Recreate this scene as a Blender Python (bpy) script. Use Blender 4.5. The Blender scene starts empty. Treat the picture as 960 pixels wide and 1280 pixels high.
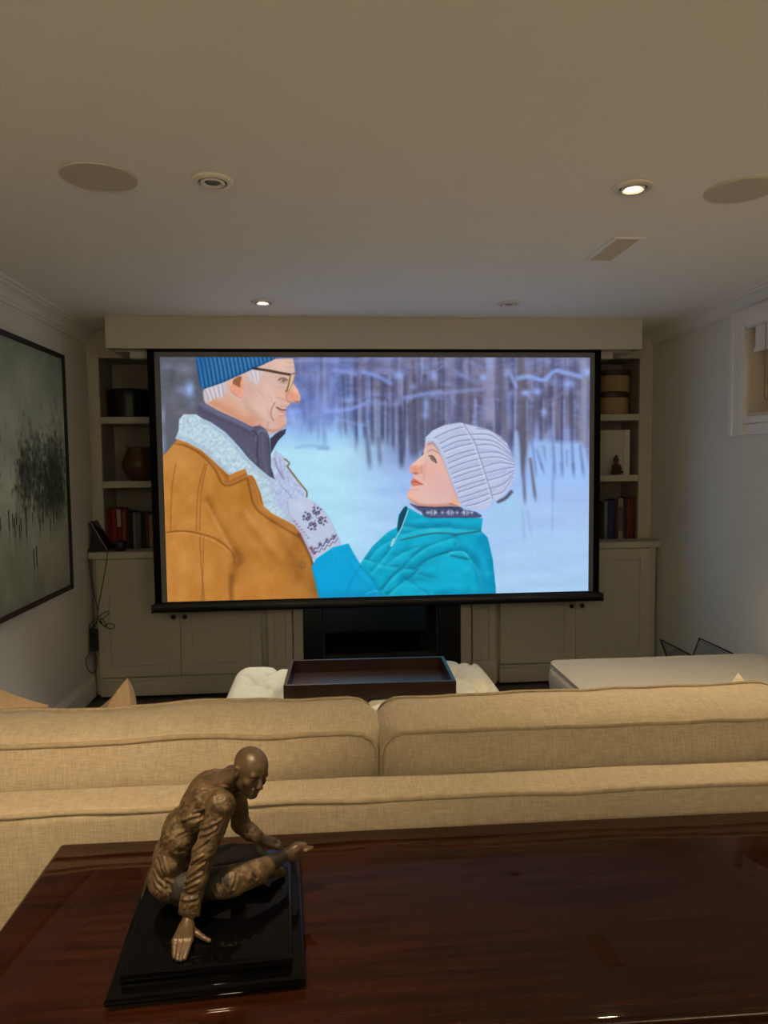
import bpy, bmesh, math, random
import numpy as np
from mathutils import Vector, Matrix, noise as mnoise
from mathutils.bvhtree import BVHTree

random.seed(4)
SC = bpy.context.scene
COL = SC.collection
PI = math.pi

# ---------------------------------------------------------------- camera, sky, exposure
CAM_Z, PITCH, YAW, ROLL, FOCAL = 1.4696, -0.0664, 0.0813, 0.0112, 890.0      # focal length in pixels of the 960x1280 frame

def cam_axes():
    r0 = Vector((math.cos(YAW), -math.sin(YAW), 0)); f0 = Vector((math.sin(YAW), math.cos(YAW), 0)); z = Vector((0,0,1))
    fw = f0*math.cos(PITCH)+z*math.sin(PITCH); up = z*math.cos(PITCH)-f0*math.sin(PITCH)
    return r0*math.cos(ROLL)-up*math.sin(ROLL), r0*math.sin(ROLL)+up*math.cos(ROLL), fw
CR, CU, CF = cam_axes()
CAM = Vector((0,0,CAM_Z))
cam_data = bpy.data.cameras.new('camera'); cam = bpy.data.objects.new('camera', cam_data); COL.objects.link(cam)
cam.matrix_world = Matrix(((CR.x,CU.x,-CF.x,CAM.x),(CR.y,CU.y,-CF.y,CAM.y),(CR.z,CU.z,-CF.z,CAM.z),(0,0,0,1)))
cam_data.sensor_fit = 'VERTICAL'; cam_data.sensor_height = 24.0; cam_data.lens = FOCAL/1280*24.0
cam_data.clip_start = .02; cam_data.clip_end = 100
SC.camera = cam
SC.view_settings.view_transform = 'Standard'; SC.view_settings.look = 'None'
SC.view_settings.exposure = 0.0; SC.view_settings.gamma = 1.0; SC.view_settings.use_curve_mapping = False
SC.cycles.use_denoising = True; SC.cycles.max_bounces = 8; SC.cycles.diffuse_bounces = 5; SC.cycles.sample_clamp_indirect = 6.0
W = bpy.data.worlds.new('night'); SC.world = W; W.use_nodes = True
W.node_tree.nodes['Background'].inputs[0].default_value = (.02,.025,.04,1); W.node_tree.nodes['Background'].inputs[1].default_value = .3

# room, metres: the camera stands at x = 0, y = 0 and looks along +y
XL, XR, YR, CEIL = -1.515, 2.242, -4.0, 2.35
Y_FACE, Y_CAB, Y_BACK, Y_SOF, Y_SCR = 4.75, 4.63, 5.06, 4.3175, 4.36
# recessed ceiling lamps: x, y, lit
LAMP_ROWS = [(-.332,2.292,0),(.998,2.272,1),(-.32,3.925,1),(1.02,3.913,0),(-.332,.66,1),(.998,.64,0),(-.332,-.97,0),(.998,-.99,0)]
LAMP_COL = (1.0,.75,.44)
LAMP_W = {(.998,2.272):104, (-.32,3.925):92, (-.332,.66):118}
FILL_LAMPS = [(-1.12,-1.75,126),(1.86,-1.75,126)]                                            # two unseen uplighters added as warm fill: x, y, watts

def at(u, v, axis, val):
    """The point of the plane axis = val that shows at pixel (u, v) of the photograph."""
    d = CF+CR*((u-480)/FOCAL)-CU*((v-640)/FOCAL); i = 'XYZ'.index(axis)
    return CAM+d*((val-CAM[i])/d[i])

for x, y, lit in LAMP_ROWS:
    if lit:
        ld = bpy.data.lights.new('downlight_beam', 'SPOT'); ld.energy = LAMP_W[(x,y)]; ld.color = (1.0,.90,.70) if y > 3 else LAMP_COL
        ld.spot_size = math.radians(82 if y < 1 else 112); ld.spot_blend = .9; ld.shadow_soft_size = .035
        lo = bpy.data.objects.new('downlight_beam', ld); COL.objects.link(lo); lo.location = (x,y,CEIL-.03)
        aim = {(-.32,3.925):(-.10,-.36,-1), (-.332,.66):(-.24,.14,-1)}.get((x,y), (.05,-.08,-1))           # the lamps sit in tilting rings
        lo.rotation_euler = Vector(aim).to_track_quat('-Z','Y').to_euler()
        if y > 3: ld.spot_size = math.radians(66)

for x, y, w in FILL_LAMPS:  # added fill light for ceiling and walls
    ld = bpy.data.lights.new('fill_light', 'POINT'); ld.energy = w; ld.color = (1.0,.80,.53); ld.shadow_soft_size = .05
    lo = bpy.data.objects.new('fill_light', ld); COL.objects.link(lo); lo.location = (x,y,1.80)

# ---------------------------------------------------------------- helpers
def lin(c): return tuple((x/255/12.92 if x/255 <= .04045 else ((x/255+.055)/1.055)**2.4) for x in c)
def rgb(r,g,b): return lin((r,g,b))

def material(name, col, rough=.6, metal=0., var=0., scale=8., stretch=(1,1,1), bump=0., bscale=60., bstretch=None, coat=0., emit=None, strength=0., col2=None, detail=4., spec=.5, coat_rough=.05):
    m = bpy.data.materials.new(name); m.use_nodes = True; nt = m.node_tree; N, L = nt.nodes, nt.links
    b = N['Principled BSDF']; b.inputs['Base Color'].default_value = (*col,1); b.inputs['Roughness'].default_value = rough
    b.inputs['Metallic'].default_value = metal; b.inputs['Specular IOR Level'].default_value = spec
    if coat: b.inputs['Coat Weight'].default_value = coat; b.inputs['Coat Roughness'].default_value = coat_rough; b.inputs['Coat IOR'].default_value = 1.33
    if emit: b.inputs['Emission Color'].default_value = (*emit,1); b.inputs['Emission Strength'].default_value = strength
    if var or bump: tc = N.new('ShaderNodeTexCoord')
    if var:
        mp = N.new('ShaderNodeMapping'); mp.inputs['Scale'].default_value = stretch; L.new(tc.outputs['Object'], mp.inputs['Vector'])
        n = N.new('ShaderNodeTexNoise'); n.inputs['Scale'].default_value = scale; n.inputs['Detail'].default_value = detail; L.new(mp.outputs['Vector'], n.inputs['Vector'])
        r = N.new('ShaderNodeValToRGB'); c2 = col2 or tuple(x*(1-var) for x in col)
        r.color_ramp.elements[0].position = .32; r.color_ramp.elements[1].position = .68
        r.color_ramp.elements[0].color = (*c2,1); r.color_ramp.elements[1].color = (*col,1)
        L.new(n.outputs['Fac'], r.inputs['Fac']); L.new(r.outputs['Color'], b.inputs['Base Color'])
    if bump:
        mp = N.new('ShaderNodeMapping'); mp.inputs['Scale'].default_value = bstretch or (1,1,1); L.new(tc.outputs['Object'], mp.inputs['Vector'])
        n = N.new('ShaderNodeTexNoise'); n.inputs['Scale'].default_value = bscale; n.inputs['Detail'].default_value = 3; L.new(mp.outputs['Vector'], n.inputs['Vector'])
        bp = N.new('ShaderNodeBump'); bp.inputs['Strength'].default_value = min(bump,1.); bp.inputs['Distance'].default_value = .002
        L.new(n.outputs['Fac'], bp.inputs['Height']); L.new(bp.outputs['Normal'], b.inputs['Normal'])
    return m

def linen(name, col, dark):
    """Woven upholstery: two crossed sets of threads, lighter and darker yarns."""
    m = bpy.data.materials.new(name); m.use_nodes = True; nt = m.node_tree; N, L = nt.nodes, nt.links
    b = N['Principled BSDF']; b.inputs['Roughness'].default_value = .92; b.inputs['Specular IOR Level'].default_value = .15
    b.inputs['Sheen Weight'].default_value = .12
    tc = N.new('ShaderNodeTexCoord'); ns = []
    for sc in ((560,34,34),(34,560,560)):
        mp = N.new('ShaderNodeMapping'); mp.inputs['Scale'].default_value = sc; L.new(tc.outputs['Object'], mp.inputs['Vector'])
        n = N.new('ShaderNodeTexNoise'); n.inputs['Scale'].default_value = 1.; n.inputs['Detail'].default_value = 2.; L.new(mp.outputs['Vector'], n.inputs['Vector']); ns.append(n)
    n3 = N.new('ShaderNodeTexNoise'); n3.inputs['Scale'].default_value = 5.; L.new(tc.outputs['Object'], n3.inputs['Vector'])
    a = N.new('ShaderNodeMath'); a.operation = 'ADD'; L.new(ns[0].outputs['Fac'], a.inputs[0]); L.new(ns[1].outputs['Fac'], a.inputs[1])
    a2 = N.new('ShaderNodeMath'); a2.operation = 'MULTIPLY_ADD'; L.new(n3.outputs['Fac'], a2.inputs[0]); a2.inputs[1].default_value = .25; L.new(a.outputs[0], a2.inputs[2])
    r = N.new('ShaderNodeValToRGB'); r.color_ramp.elements[0].position = .0; r.color_ramp.elements[1].position = 1.
    mr = N.new('ShaderNodeMapRange'); mr.inputs['From Min'].default_value = .8; mr.inputs['From Max'].default_value = 1.45; L.new(a2.outputs[0], mr.inputs['Value']); L.new(mr.outputs[0], r.inputs['Fac'])
    r.color_ramp.elements[0].color = (*dark,1); r.color_ramp.elements[1].color = (*col,1); L.new(r.outputs['Color'], b.inputs['Base Color'])
    bp = N.new('ShaderNodeBump'); bp.inputs['Strength'].default_value = .35; bp.inputs['Distance'].default_value = .0012; L.new(a.outputs[0], bp.inputs['Height']); L.new(bp.outputs['Normal'], b.inputs['Normal'])
    return m

def attr_material(name, emit):
    """Material of a printed or projected picture: the picture is stored point by point on the mesh."""
    m = bpy.data.materials.new(name); m.use_nodes = True; nt = m.node_tree; b = nt.nodes['Principled BSDF']
    a = nt.nodes.new('ShaderNodeAttribute'); a.attribute_name = 'picture'
    b.inputs['Roughness'].default_value = .85; b.inputs['Specular IOR Level'].default_value = .2
    if emit:
        b.inputs['Base Color'].default_value = (.02,.02,.02,1); nt.links.new(a.outputs['Color'], b.inputs['Emission Color']); b.inputs['Emission Strength'].default_value = emit
    else: nt.links.new(a.outputs['Color'], b.inputs['Base Color'])
    return m

def world_of(o):
    m = o.matrix_basis.copy()
    while o.parent: o = o.parent; m = o.matrix_basis @ m
    return m

def tag(o, label=None, cat=None, group=None, kind=None):
    if label: o['label'] = label
    if cat: o['category'] = cat
    if group: o['group'] = group
    if kind: o['kind'] = kind
    return o

def thing(name, label, cat, loc, rz=0., group=None):
    o = bpy.data.objects.new(name, None); COL.objects.link(o); o.location = loc; o.rotation_euler = (0,0,rz); o.empty_display_size = .05
    return tag(o, label, cat, group)

def link(name, me, m, parent=None, origin=None, smooth=None):
    """Mesh in world coordinates -> one object, child of parent, or top-level with its origin at its base."""
    if m is not None:
        for x in (m if isinstance(m, (list,tuple)) else [m]): me.materials.append(x)
    if smooth is not None: me.shade_smooth() if smooth is True else me.set_sharp_from_angle(angle=smooth) if hasattr(me,'set_sharp_from_angle') else None
    o = bpy.data.objects.new(name, me); COL.objects.link(o)
    if parent is not None:
        o.parent = parent; me.transform(world_of(parent).inverted())
    else:
        if origin is None:
            n = len(me.vertices); v = np.empty(n*3, np.float32); me.vertices.foreach_get('co', v); v = v.reshape(-1,3)
            lo, hi = v.min(0), v.max(0); origin = (float((lo[0]+hi[0])/2), float((lo[1]+hi[1])/2), float(lo[2]))
        me.transform(Matrix.Translation(-Vector(origin))); o.location = origin
    return o

def obj(name, bm, m, parent=None, smooth=None, origin=None):
    me = bpy.data.meshes.new(name); bmesh.ops.recalc_face_normals(bm, faces=bm.faces); bm.to_mesh(me); bm.free()
    if smooth:
        me.shade_smooth()
        if smooth is not True: me.set_sharp_from_angle(angle=math.radians(smooth))
    return link(name, me, m, parent, origin)

def struct(name, bm, m, parent=None, smooth=None):
    o = obj(name, bm, m, parent, smooth, None if parent else (0,0,0))
    if parent is None: o['kind'] = 'structure'
    return o

def B(): return bmesh.new()

def box(bm, lo, hi, bev=0., seg=1, mat=None):
    """Box with corners lo and hi (world), optional bevel, optional matrix."""
    r = bmesh.ops.create_cube(bm, size=1.); vs = r['verts']
    for v in vs:
        v.co = Vector((lo[0]+(v.co.x+.5)*(hi[0]-lo[0]), lo[1]+(v.co.y+.5)*(hi[1]-lo[1]), lo[2]+(v.co.z+.5)*(hi[2]-lo[2])))
    if bev:
        es = list({e for v in vs for e in v.link_edges}); bv = bmesh.ops.bevel(bm, geom=es, offset=bev, segments=seg, affect='EDGES', profile=.6)
        vs = list({v for f in bv['faces'] for v in f.verts} | {v for v in vs if v.is_valid})
    if mat is not None:
        for v in vs: v.co = mat @ v.co
    return bm

def sweep(bm, pts, r, n=8, closed=False, flat=None):
    """Round tube along pts; r a number or one per point."""
    P = [Vector(p) for p in pts]; N = len(P); rr = r if isinstance(r,(list,tuple)) else [r]*N
    rings = []; ref = None
    for i in range(N):
        t = (P[(i+1)%N]-P[i-1]) if closed else (P[min(i+1,N-1)]-P[max(i-1,0)])
        t = t.normalized() if t.length > 1e-9 else Vector((0,0,1))
        if ref is None: ref = t.orthogonal().normalized()
        ref = (ref-t*ref.dot(t)); ref = ref.normalized() if ref.length > 1e-6 else t.orthogonal().normalized()
        s = t.cross(ref)
        rings.append([bm.verts.new(P[i]+(ref*math.cos(2*PI*k/n)+s*math.sin(2*PI*k/n))*rr[i]) for k in range(n)])
    for i in range(N if closed else N-1):
        a, b = rings[i], rings[(i+1)%N]
        sh = 0
        if closed and i == N-1:
            sh = min(range(n), key=lambda q: (a[0].co-b[q].co).length)
        for k in range(n): bm.faces.new((a[k], a[(k+1)%n], b[(k+1+sh)%n], b[(k+sh)%n]))
    if not closed: bm.faces.new(rings[0][::-1]); bm.faces.new(rings[-1])
    return bm

def lathe(bm, prof, n=32, centre=(0,0,0)):
    """Turned body: prof is a list of (radius, z)."""
    cx, cy, cz = centre; rings = []
    for r, z in prof:
        if r < 1e-6: rings.append([bm.verts.new((cx,cy,cz+z))])
        else: rings.append([bm.verts.new((cx+r*math.cos(2*PI*k/n), cy+r*math.sin(2*PI*k/n), cz+z)) for k in range(n)])
    for a, b in zip(rings, rings[1:]):
        if len(a) == 1 and len(b) == 1: continue
        for k in range(n):
            q = [a[k%len(a)], a[(k+1)%n%len(a)], b[(k+1)%n%len(b)], b[k%len(b)]]
            q = [v for i, v in enumerate(q) if v not in q[:i]]
            if len(q) >= 3: bm.faces.new(q)
    return bm

def extrude_profile(bm, prof, a, b, axis='Y'):
    """Profile of (across, z) pairs run along an axis from a to b, ends closed."""
    def P(u, z, t): return (u,t,z) if axis == 'Y' else (t,u,z)
    A = [bm.verts.new(P(u,z,a)) for u,z in prof]; Bv = [bm.verts.new(P(u,z,b)) for u,z in prof]; n = len(prof)
    for i in range(n): bm.faces.new((A[i],A[(i+1)%n],Bv[(i+1)%n],Bv[i]))
    bm.faces.new(A[::-1]); bm.faces.new(Bv)
    return bm

def catmull(p, n=6, closed=False):
    p = [Vector(q) for q in p]; N = len(p); out = []
    for i in range(N if closed else N-1):
        a,b,c,d = (p[(i-1)%N],p[i],p[(i+1)%N],p[(i+2)%N]) if closed else (p[max(i-1,0)],p[i],p[i+1],p[min(i+2,N-1)])
        for k in range(n):
            t = k/n; out.append(.5*(2*b+(c-a)*t+(2*a-5*b+4*c-d)*t*t+(3*b-a-3*c+d)*t**3))
    if not closed: out.append(p[-1])
    return out

def grid_mesh(name, V, F):
    me = bpy.data.meshes.new(name); me.from_pydata([tuple(v) for v in V], [], F); me.update(); return me

# ---------------------------------------------------------------- materials
M_CEIL = material('ceiling_paint', (.88,.875,.835), .9, bump=.08, bscale=300)
M_WALL = material('wall_paint', (.66,.665,.62), .85, bump=.1, bscale=250)
M_REAR = material('rear_wall_darkened', (.10,.085,.07), .85)  # unseen wall, coloured dark to cut bounce onto the sofa back
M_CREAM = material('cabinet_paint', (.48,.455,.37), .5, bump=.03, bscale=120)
M_CREAM_SHADED = material('cabinet_paint_shaded', (.27,.25,.20), .6)  # cabinet paint with the shade of the recess put into the colour
M_SOFFIT = material('soffit_paint', (.50,.485,.42), .7)
M_TRIM = material('trim_paint', (.74,.73,.69), .45)
M_FLOOR = material('dark_wood_floor', (.035,.018,.010), .35, var=.5, scale=3, stretch=(1,14,1))
M_LINEN = linen('sofa_linen', (.475,.395,.285), (.31,.25,.17))
M_PIPE = material('linen_piping', (.36,.285,.185), .9, var=.25, scale=60)
M_GREY = linen('chaise_linen', (.60,.575,.52), (.46,.44,.39))
M_OTTO = linen('ottoman_linen', (.80,.79,.68), (.66,.65,.55))
M_PILLOW = linen('pillow_tan', (.55,.40,.26), (.42,.30,.19))
M_PILLOW2 = linen('pillow_cream', (.66,.58,.47), (.52,.45,.36))
M_TABLE = material('mahogany_lacquer', (.030,.0082,.0034), .28, var=.6, scale=5., stretch=(1.2,16,8), coat=1., coat_rough=.03, detail=6., spec=0.)
M_TRAY = material('dark_walnut', (.030,.0125,.0075), .34, var=.5, scale=4, stretch=(2,20,20))
M_BLACK = material('black_lacquer', (.0015,.0015,.0015), .06, spec=.22)
M_STONE = material('black_granite', (.006,.006,.007), .3, var=.5, scale=40)
M_FIRE = material('firebox_steel', (.006,.006,.006), .5)
M_BRICK = material('soot_brick', (.035,.026,.02), .9, var=.6, scale=6, bump=.5, bscale=60)
M_LOG = material('charred_log', (.05,.032,.02), .9, var=.7, scale=12, bump=.8, bscale=40)
M_GLASSD = material('fire_glass', (.004,.004,.004), .06)
M_KNOB = material('black_knob', (.012,.011,.010), .35)
M_SCRBLACK = material('screen_border', (.004,.004,.004), .9, spec=.1)
M_SCRGREY = material('screen_cloth', (.16,.165,.17), .9)
M_BAR = material('black_bar', (.006,.006,.006), .4)
M_CASE = material('screen_case', (.5,.48,.43), .5)
M_GRILLE = material('speaker_grille', (.60,.56,.48), .85, var=.15, scale=500)
M_RING = material('lamp_ring', (.74,.70,.62), .3)
M_DARK = material('lamp_dark', (.02,.017,.014), .4)
M_REFL = material('lamp_reflector', (.6,.56,.48), .2, .6)
M_BULB = material('lamp_glow', (1,.9,.7), .4, emit=(1,.80,.50), strength=40)
M_VENT = material('vent_enamel', (.64,.52,.29), .55)
M_FRAME = material('black_frame', (.008,.008,.007), .45)
M_PAPER = material('pages', (.70,.66,.55), .9)
M_WHITE = material('white_box', (.52,.50,.46), .7)
M_TAN = material('tan_hatbox', (.36,.25,.12), .7, var=.25, scale=20)
M_LID = material('dark_red_brown_lid', (.035,.014,.010), .5)
M_BLUEBLK = material('black_leather', (.004,.0045,.012), .4)
M_POT = material('amber_glaze', (.12,.055,.016), .35, var=.4, scale=9)
M_CARVED = material('carved_wood', (.10,.045,.02), .5, var=.4, scale=60)
M_SILVER = material('silver_edge', (.45,.45,.44), .3, .8)
M_CABLE = material('black_cable', (.008,.008,.008), .5)
M_PLATE = material('outlet_plate', (.7,.68,.62), .4)
M_JAMB = material('window_reveal', (.64,.58,.48), .7)
M_BLIND = material('blind_cloth', (.70,.68,.63), .7)
M_RACK = material('black_metal', (.008,.008,.008), .35, .5)
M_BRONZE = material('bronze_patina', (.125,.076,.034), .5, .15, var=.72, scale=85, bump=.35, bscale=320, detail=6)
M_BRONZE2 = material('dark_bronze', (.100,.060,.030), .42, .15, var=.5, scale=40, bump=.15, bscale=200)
M_TROUS_SHADED = material('trouser_bronze_shaded', (.013,.009,.006), .62, 0., var=.45, scale=50, bump=.25, bscale=260)  # bronze darkened: shade from torso and arm put into the colour
def glass(name, tint=(.9,.95,.93)):
    m = bpy.data.materials.new(name); m.use_nodes = True; b = m.node_tree.nodes['Principled BSDF']
    b.inputs['Base Color'].default_value = (*tint,1); b.inputs['Roughness'].default_value = .02; b.inputs['Transmission Weight'].default_value = 1.; b.inputs['IOR'].default_value = 1.45
    return m
M_GLASS = glass('clear_glass'); M_FIREGLASS = glass('fire_glass_pane', (.45,.5,.5)); M_SMOKE = glass('smoked_glass', (.80,.84,.84))
SCREEN_GAIN = 1.0

# ---------------------------------------------------------------- picture on the projection screen (drawn shape by shape)
class Raster:
    """A small anti-aliased painter: filled curves, soft strokes and noise, in sRGB 0..255."""
    def __init__(s, x0, y0, x1, y1, k):
        s.x0, s.y0, s.k = x0, y0, k
        s.w, s.h = int((x1-x0)*k), int((y1-y0)*k)
        s.a = np.zeros((s.h, s.w, 3), np.float32)
        s.rng = np.random.RandomState(7)
        yy, xx = np.mgrid[0:s.h, 0:s.w].astype(np.float32)
        s.X, s.Y = xx/k+x0, yy/k+y0
    def box(s, p, m):
        a = np.array(p)
        i0 = max(0, int((a[:,0].min()-m-s.x0)*s.k)); i1 = min(s.w, int((a[:,0].max()+m-s.x0)*s.k)+2)
        j0 = max(0, int((a[:,1].min()-m-s.y0)*s.k)); j1 = min(s.h, int((a[:,1].max()+m-s.y0)*s.k)+2)
        return slice(j0, max(j0,j1)), slice(i0, max(i0,i1))
    @staticmethod
    def smooth(p, closed, n=5):
        p = np.array(p, float); N = len(p); out = []
        for i in range(N if closed else N-1):
            g = (lambda j: p[j % N]) if closed else (lambda j: p[min(max(j,0),N-1)])
            a,b,c,d = g(i-1),g(i),g(i+1),g(i+2)
            for t in np.arange(n)/n:
                out.append(.5*(2*b+(c-a)*t+(2*a-5*b+4*c-d)*t*t+(3*b-a-3*c+d)*t**3))
        if not closed: out.append(p[-1])
        return np.array(out)
    def dist(s, p, sl, closed):
        X, Y = s.X[sl], s.Y[sl]
        D = np.full(X.shape, 1e9, np.float32)
        n = len(p)
        for i in range(n if closed else n-1):
            (ax,ay),(bx,by) = p[i],p[(i+1)%n]
            dx,dy = bx-ax,by-ay; L = dx*dx+dy*dy
            if L < 1e-9: continue
            t = np.clip(((X-ax)*dx+(Y-ay)*dy)/L, 0, 1)
            D = np.minimum(D, (X-ax-t*dx)**2+(Y-ay-t*dy)**2)
        return np.sqrt(D)
    def inside(s, p, sl):
        X, Y = s.X[sl], s.Y[sl]
        r = np.zeros(X.shape, bool); n = len(p)
        for i in range(n):
            (ax,ay),(bx,by) = p[i],p[(i+1)%n]
            if ay == by: continue
            r ^= ((ay > Y) != (by > Y)) & (X < (bx-ax)*(Y-ay)/(by-ay)+ax)
        return r
    def mask(s, p, soft=.8, curve=True):
        p = s.smooth(p, True) if curve else np.array(p, float)
        sl = s.box(p, soft+1)
        if sl[0].stop <= sl[0].start or sl[1].stop <= sl[1].start: return sl, None
        d = s.dist(p, sl, True); i = s.inside(p, sl)
        return sl, np.clip(.5+np.where(i, d, -d)/max(soft,.3), 0, 1)
    def mix(s, sl, m, col, op=1., clip=None):
        if m is None: return
        if clip is not None: m = m*clip[sl]
        m = (m*op)[...,None]
        s.a[sl] = s.a[sl]*(1-m)+np.array(col, np.float32)*m
    def fill(s, p, col, soft=.8, op=1., curve=True, clip=None):
        sl, m = s.mask(p, soft, curve); s.mix(sl, m, col, op, clip)
    def full(s, p, soft=.8, curve=True):
        M = np.zeros((s.h, s.w), np.float32); sl, m = s.mask(p, soft, curve)
        if m is not None: M[sl] = m
        return M
    def line(s, p, col, w=1., soft=.7, op=1., clip=None, curve=True):
        p = s.smooth(p, False) if curve and len(p) > 2 else np.array(p, float)
        sl = s.box(p, w+soft+1)
        if sl[0].stop <= sl[0].start or sl[1].stop <= sl[1].start: return
        d = s.dist(p, sl, False)
        s.mix(sl, np.clip((w/2+soft/2-d)/soft, 0, 1), col, op, clip)
    def blob(s, x, y, rx, ry, col, op=1., clip=None, pw=1.):
        sl = s.box([(x-rx*2,y-ry*2),(x+rx*2,y+ry*2)], 1)
        d = ((s.X[sl]-x)/rx)**2+((s.Y[sl]-y)/ry)**2
        s.mix(sl, np.exp(-d**pw), col, op, clip)
    def noise(s, sx, sy, seed=0):
        """Smooth value noise, cells of sx by sy picture units, -1..1."""
        r = np.random.RandomState(seed)
        nx, ny = int(s.w/s.k/sx)+4, int(s.h/s.k/sy)+4
        g = r.uniform(-1, 1, (ny, nx)).astype(np.float32)
        u, v = (s.X-s.x0)/sx, (s.Y-s.y0)/sy
        i, j = u.astype(int), v.astype(int); fu, fv = u-i, v-j
        fu = fu*fu*(3-2*fu); fv = fv*fv*(3-2*fv)
        return (g[j,i]*(1-fu)+g[j,i+1]*fu)*(1-fv)+(g[j+1,i]*(1-fu)+g[j+1,i+1]*fu)*fv
    def blur(s, r):
        r = max(1, int(r*s.k))
        for ax in (0,1):
            for _ in range(2):
                p = np.pad(s.a, [(r,r) if i == ax else (0,0) for i in range(3)], mode='edge'); c = np.cumsum(p, axis=ax, dtype=np.float64)
                z = np.zeros_like(np.take(c,[0],axis=ax)); c = np.concatenate([z,c],ax); n = 2*r+1; N = s.a.shape[ax]
                s.a = ((np.take(c,range(n,n+N),axis=ax)-np.take(c,range(0,N),axis=ax))/n).astype(np.float32)
    def add(s, n, amp, clip=None):
        n = n*amp if clip is None else n*amp*clip
        s.a += n[...,None]

def zoomed(x0, y0, k):
    return lambda *p: [(x0+a/k, y0+b/k) for a, b in p]

def paint_couple():
    R = Raster(196, 442, 742, 756, 1.6)
    A = zoomed(190,440,4.8); B = zoomed(190,580,4.); C3 = zoomed(330,440,4.364); D = zoomed(540,440,4.571)
    E5 = zoomed(560,580,5.053); F6 = zoomed(380,620,3.84); G = zoomed(490,520,5.647); H = zoomed(350,560,8.)
    X, Y = R.X, R.Y
    # --- wood in winter, out of focus
    def ramp(v, stops):
        xs = [t for t,_ in stops]; return np.stack([np.interp(v, xs, [c[i] for _,c in stops]) for i in range(3)], -1)
    left = ramp(Y, [(446,(108,118,168)),(490,(112,126,184)),(520,(122,146,212)),(545,(150,196,236)),(565,(176,222,242)),(640,(172,220,242)),(750,(168,214,240))])
    right = ramp(Y, [(446,(118,120,156)),(480,(112,110,140)),(540,(110,112,144)),(568,(128,146,198)),(600,(154,186,238)),(640,(164,196,240)),(750,(168,206,238))])
    t = np.clip((X-415)/110, 0, 1)[...,None]; t = t*t*(3-2*t)
    R.a = (left*(1-t)+right*t).astype(np.float32)
    wood = np.clip((562+np.clip((X-430)/4,-6,30)-Y)/34, 0, 1)
    R.a += (R.noise(9,26,1)*15+R.noise(5,13,2)*11+R.noise(22,8,3)*9+R.noise(3,5,4)*4)[...,None]*wood[...,None]
    R.a += (R.noise(14,6,5)[...,None]*np.array([-2,6,14]))*wood[...,None]
    snow = 1-wood
    R.a += (R.noise(40,9,6)*5+R.noise(12,5,7)*2.5)[...,None]*snow[...,None]
    # dark trees top left behind the man
    R.fill([(190,440),(262,440),(262,520),(240,560),(190,590)], (92,94,106), 14, 1, False)
    for x,y,rx,ry,c,o in [(237,487,6,9,(150,190,246),.95),(227,488,9,5,(135,140,180),.7),(215,500,9,8,(105,108,120),.7),(204,520,2.5,12,(150,165,200),.7),(203,555,4,16,(150,175,215),.6),
                          (232,462,12,6,(125,132,155),.7),(248,472,5,20,(80,84,98),.7),(214,470,6,12,(74,78,86),.7),(225,515,9,6,(112,112,122),.6),(240,505,6,6,(120,125,160),.5),(210,458,9,5,(120,122,150),.6)]:
        R.blob(x,y,rx,ry,c,o)
    # trunks
    def trunk(p, col, w, soft, op):
        yb = max(p[0][1], p[1][1]); R.line(p, col, w, soft, op, np.clip((yb-Y)/12, 0, 1))
    rg = np.random.RandomState(3)
    for k in range(230):                                        # blotches of far crowns, hoar frost and gaps
        x, y = rg.uniform(372,740), rg.uniform(444,540); f = rg.rand(); e = np.clip((x-345)/120,.3,1)
        c = (84,84,112) if f < .5 else ((140,148,204) if f < .8 else (122,114,130)); R.blob(x, y, rg.uniform(2,9), rg.uniform(2,7), c, rg.uniform(.15,.5)*e)
    for k in range(120):                                        # the crowd of thin far trunks
        x = rg.uniform(376, 736); yb = 535+rg.uniform(0,22)+max(0, x-455)*.13*rg.uniform(.4,1.2); f = rg.rand()
        c = (72,74,104) if f < .62 else ((150,160,214) if f < .85 else (124,112,122))
        trunk([(x+rg.uniform(-3,3), rg.choice([440,470,500])), (x, yb)], c, rg.uniform(1,4.2), rg.uniform(1.5,3), rg.uniform(.2,.6)*np.clip((x-330)/140,.25,1))
    for k in range(110):                                        # twigs, some with snow
        x = rg.uniform(372,738); y = rg.uniform(446,520); q = rg.uniform(-.5,.5); l = rg.uniform(8,30); d = rg.rand() < .45
        R.line([(x,y),(x+l*.5,y+q*l*.5+rg.uniform(-4,4)),(x+l,y+q*l)], (82,80,108) if d else (146,160,226), rg.uniform(1,2.6), rg.uniform(1.6,3), rg.uniform(.15,.45)*np.clip((x-330)/150,.35,1))
    for x, yb, w in [(432,548,3),(446,556,2.6),(456,552,4),(466,560,3),(478,556,5),(492,566,4),(505,575,4),(519,572,5),(528,560,3),(640,562,5),(655,596,4),(676,590,4),(688,585,3),(702,592,4),(715,590,4),(728,596,3)]:
        trunk([(x+rg.uniform(-3,2), 470), (x, yb)], (66,68,100), w, 2.6, .62); trunk([(x+3.5,500),(x+3.5,yb-4)], (170,196,240), 2., 2.5, .4)
    for x0,y0,x1,y1,w,c,o in [(555,400,580,655,5,(72,78,118),.6),(625,470,635,640,4,(70,75,110),.55),(742,300,752,650,6,(66,70,98),.85),(800,300,822,600,11,(84,86,112),.7),(500,430,505,560,4,(92,104,160),.5),
                              (325,330,332,530,4,(96,112,170),.45),(240,330,250,460,4,(110,125,180),.5),(690,380,700,480,4,(100,105,140),.5),(600,430,604,520,3,(90,98,140),.5),(850,200,860,560,10,(86,86,108),.6),(905,180,915,420,12,(92,92,116),.6),(410,380,415,470,3,(110,130,190),.4)]:
        trunk(C3((x0,y0),(x1,y1)), c, w, 4.5, o)
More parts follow.
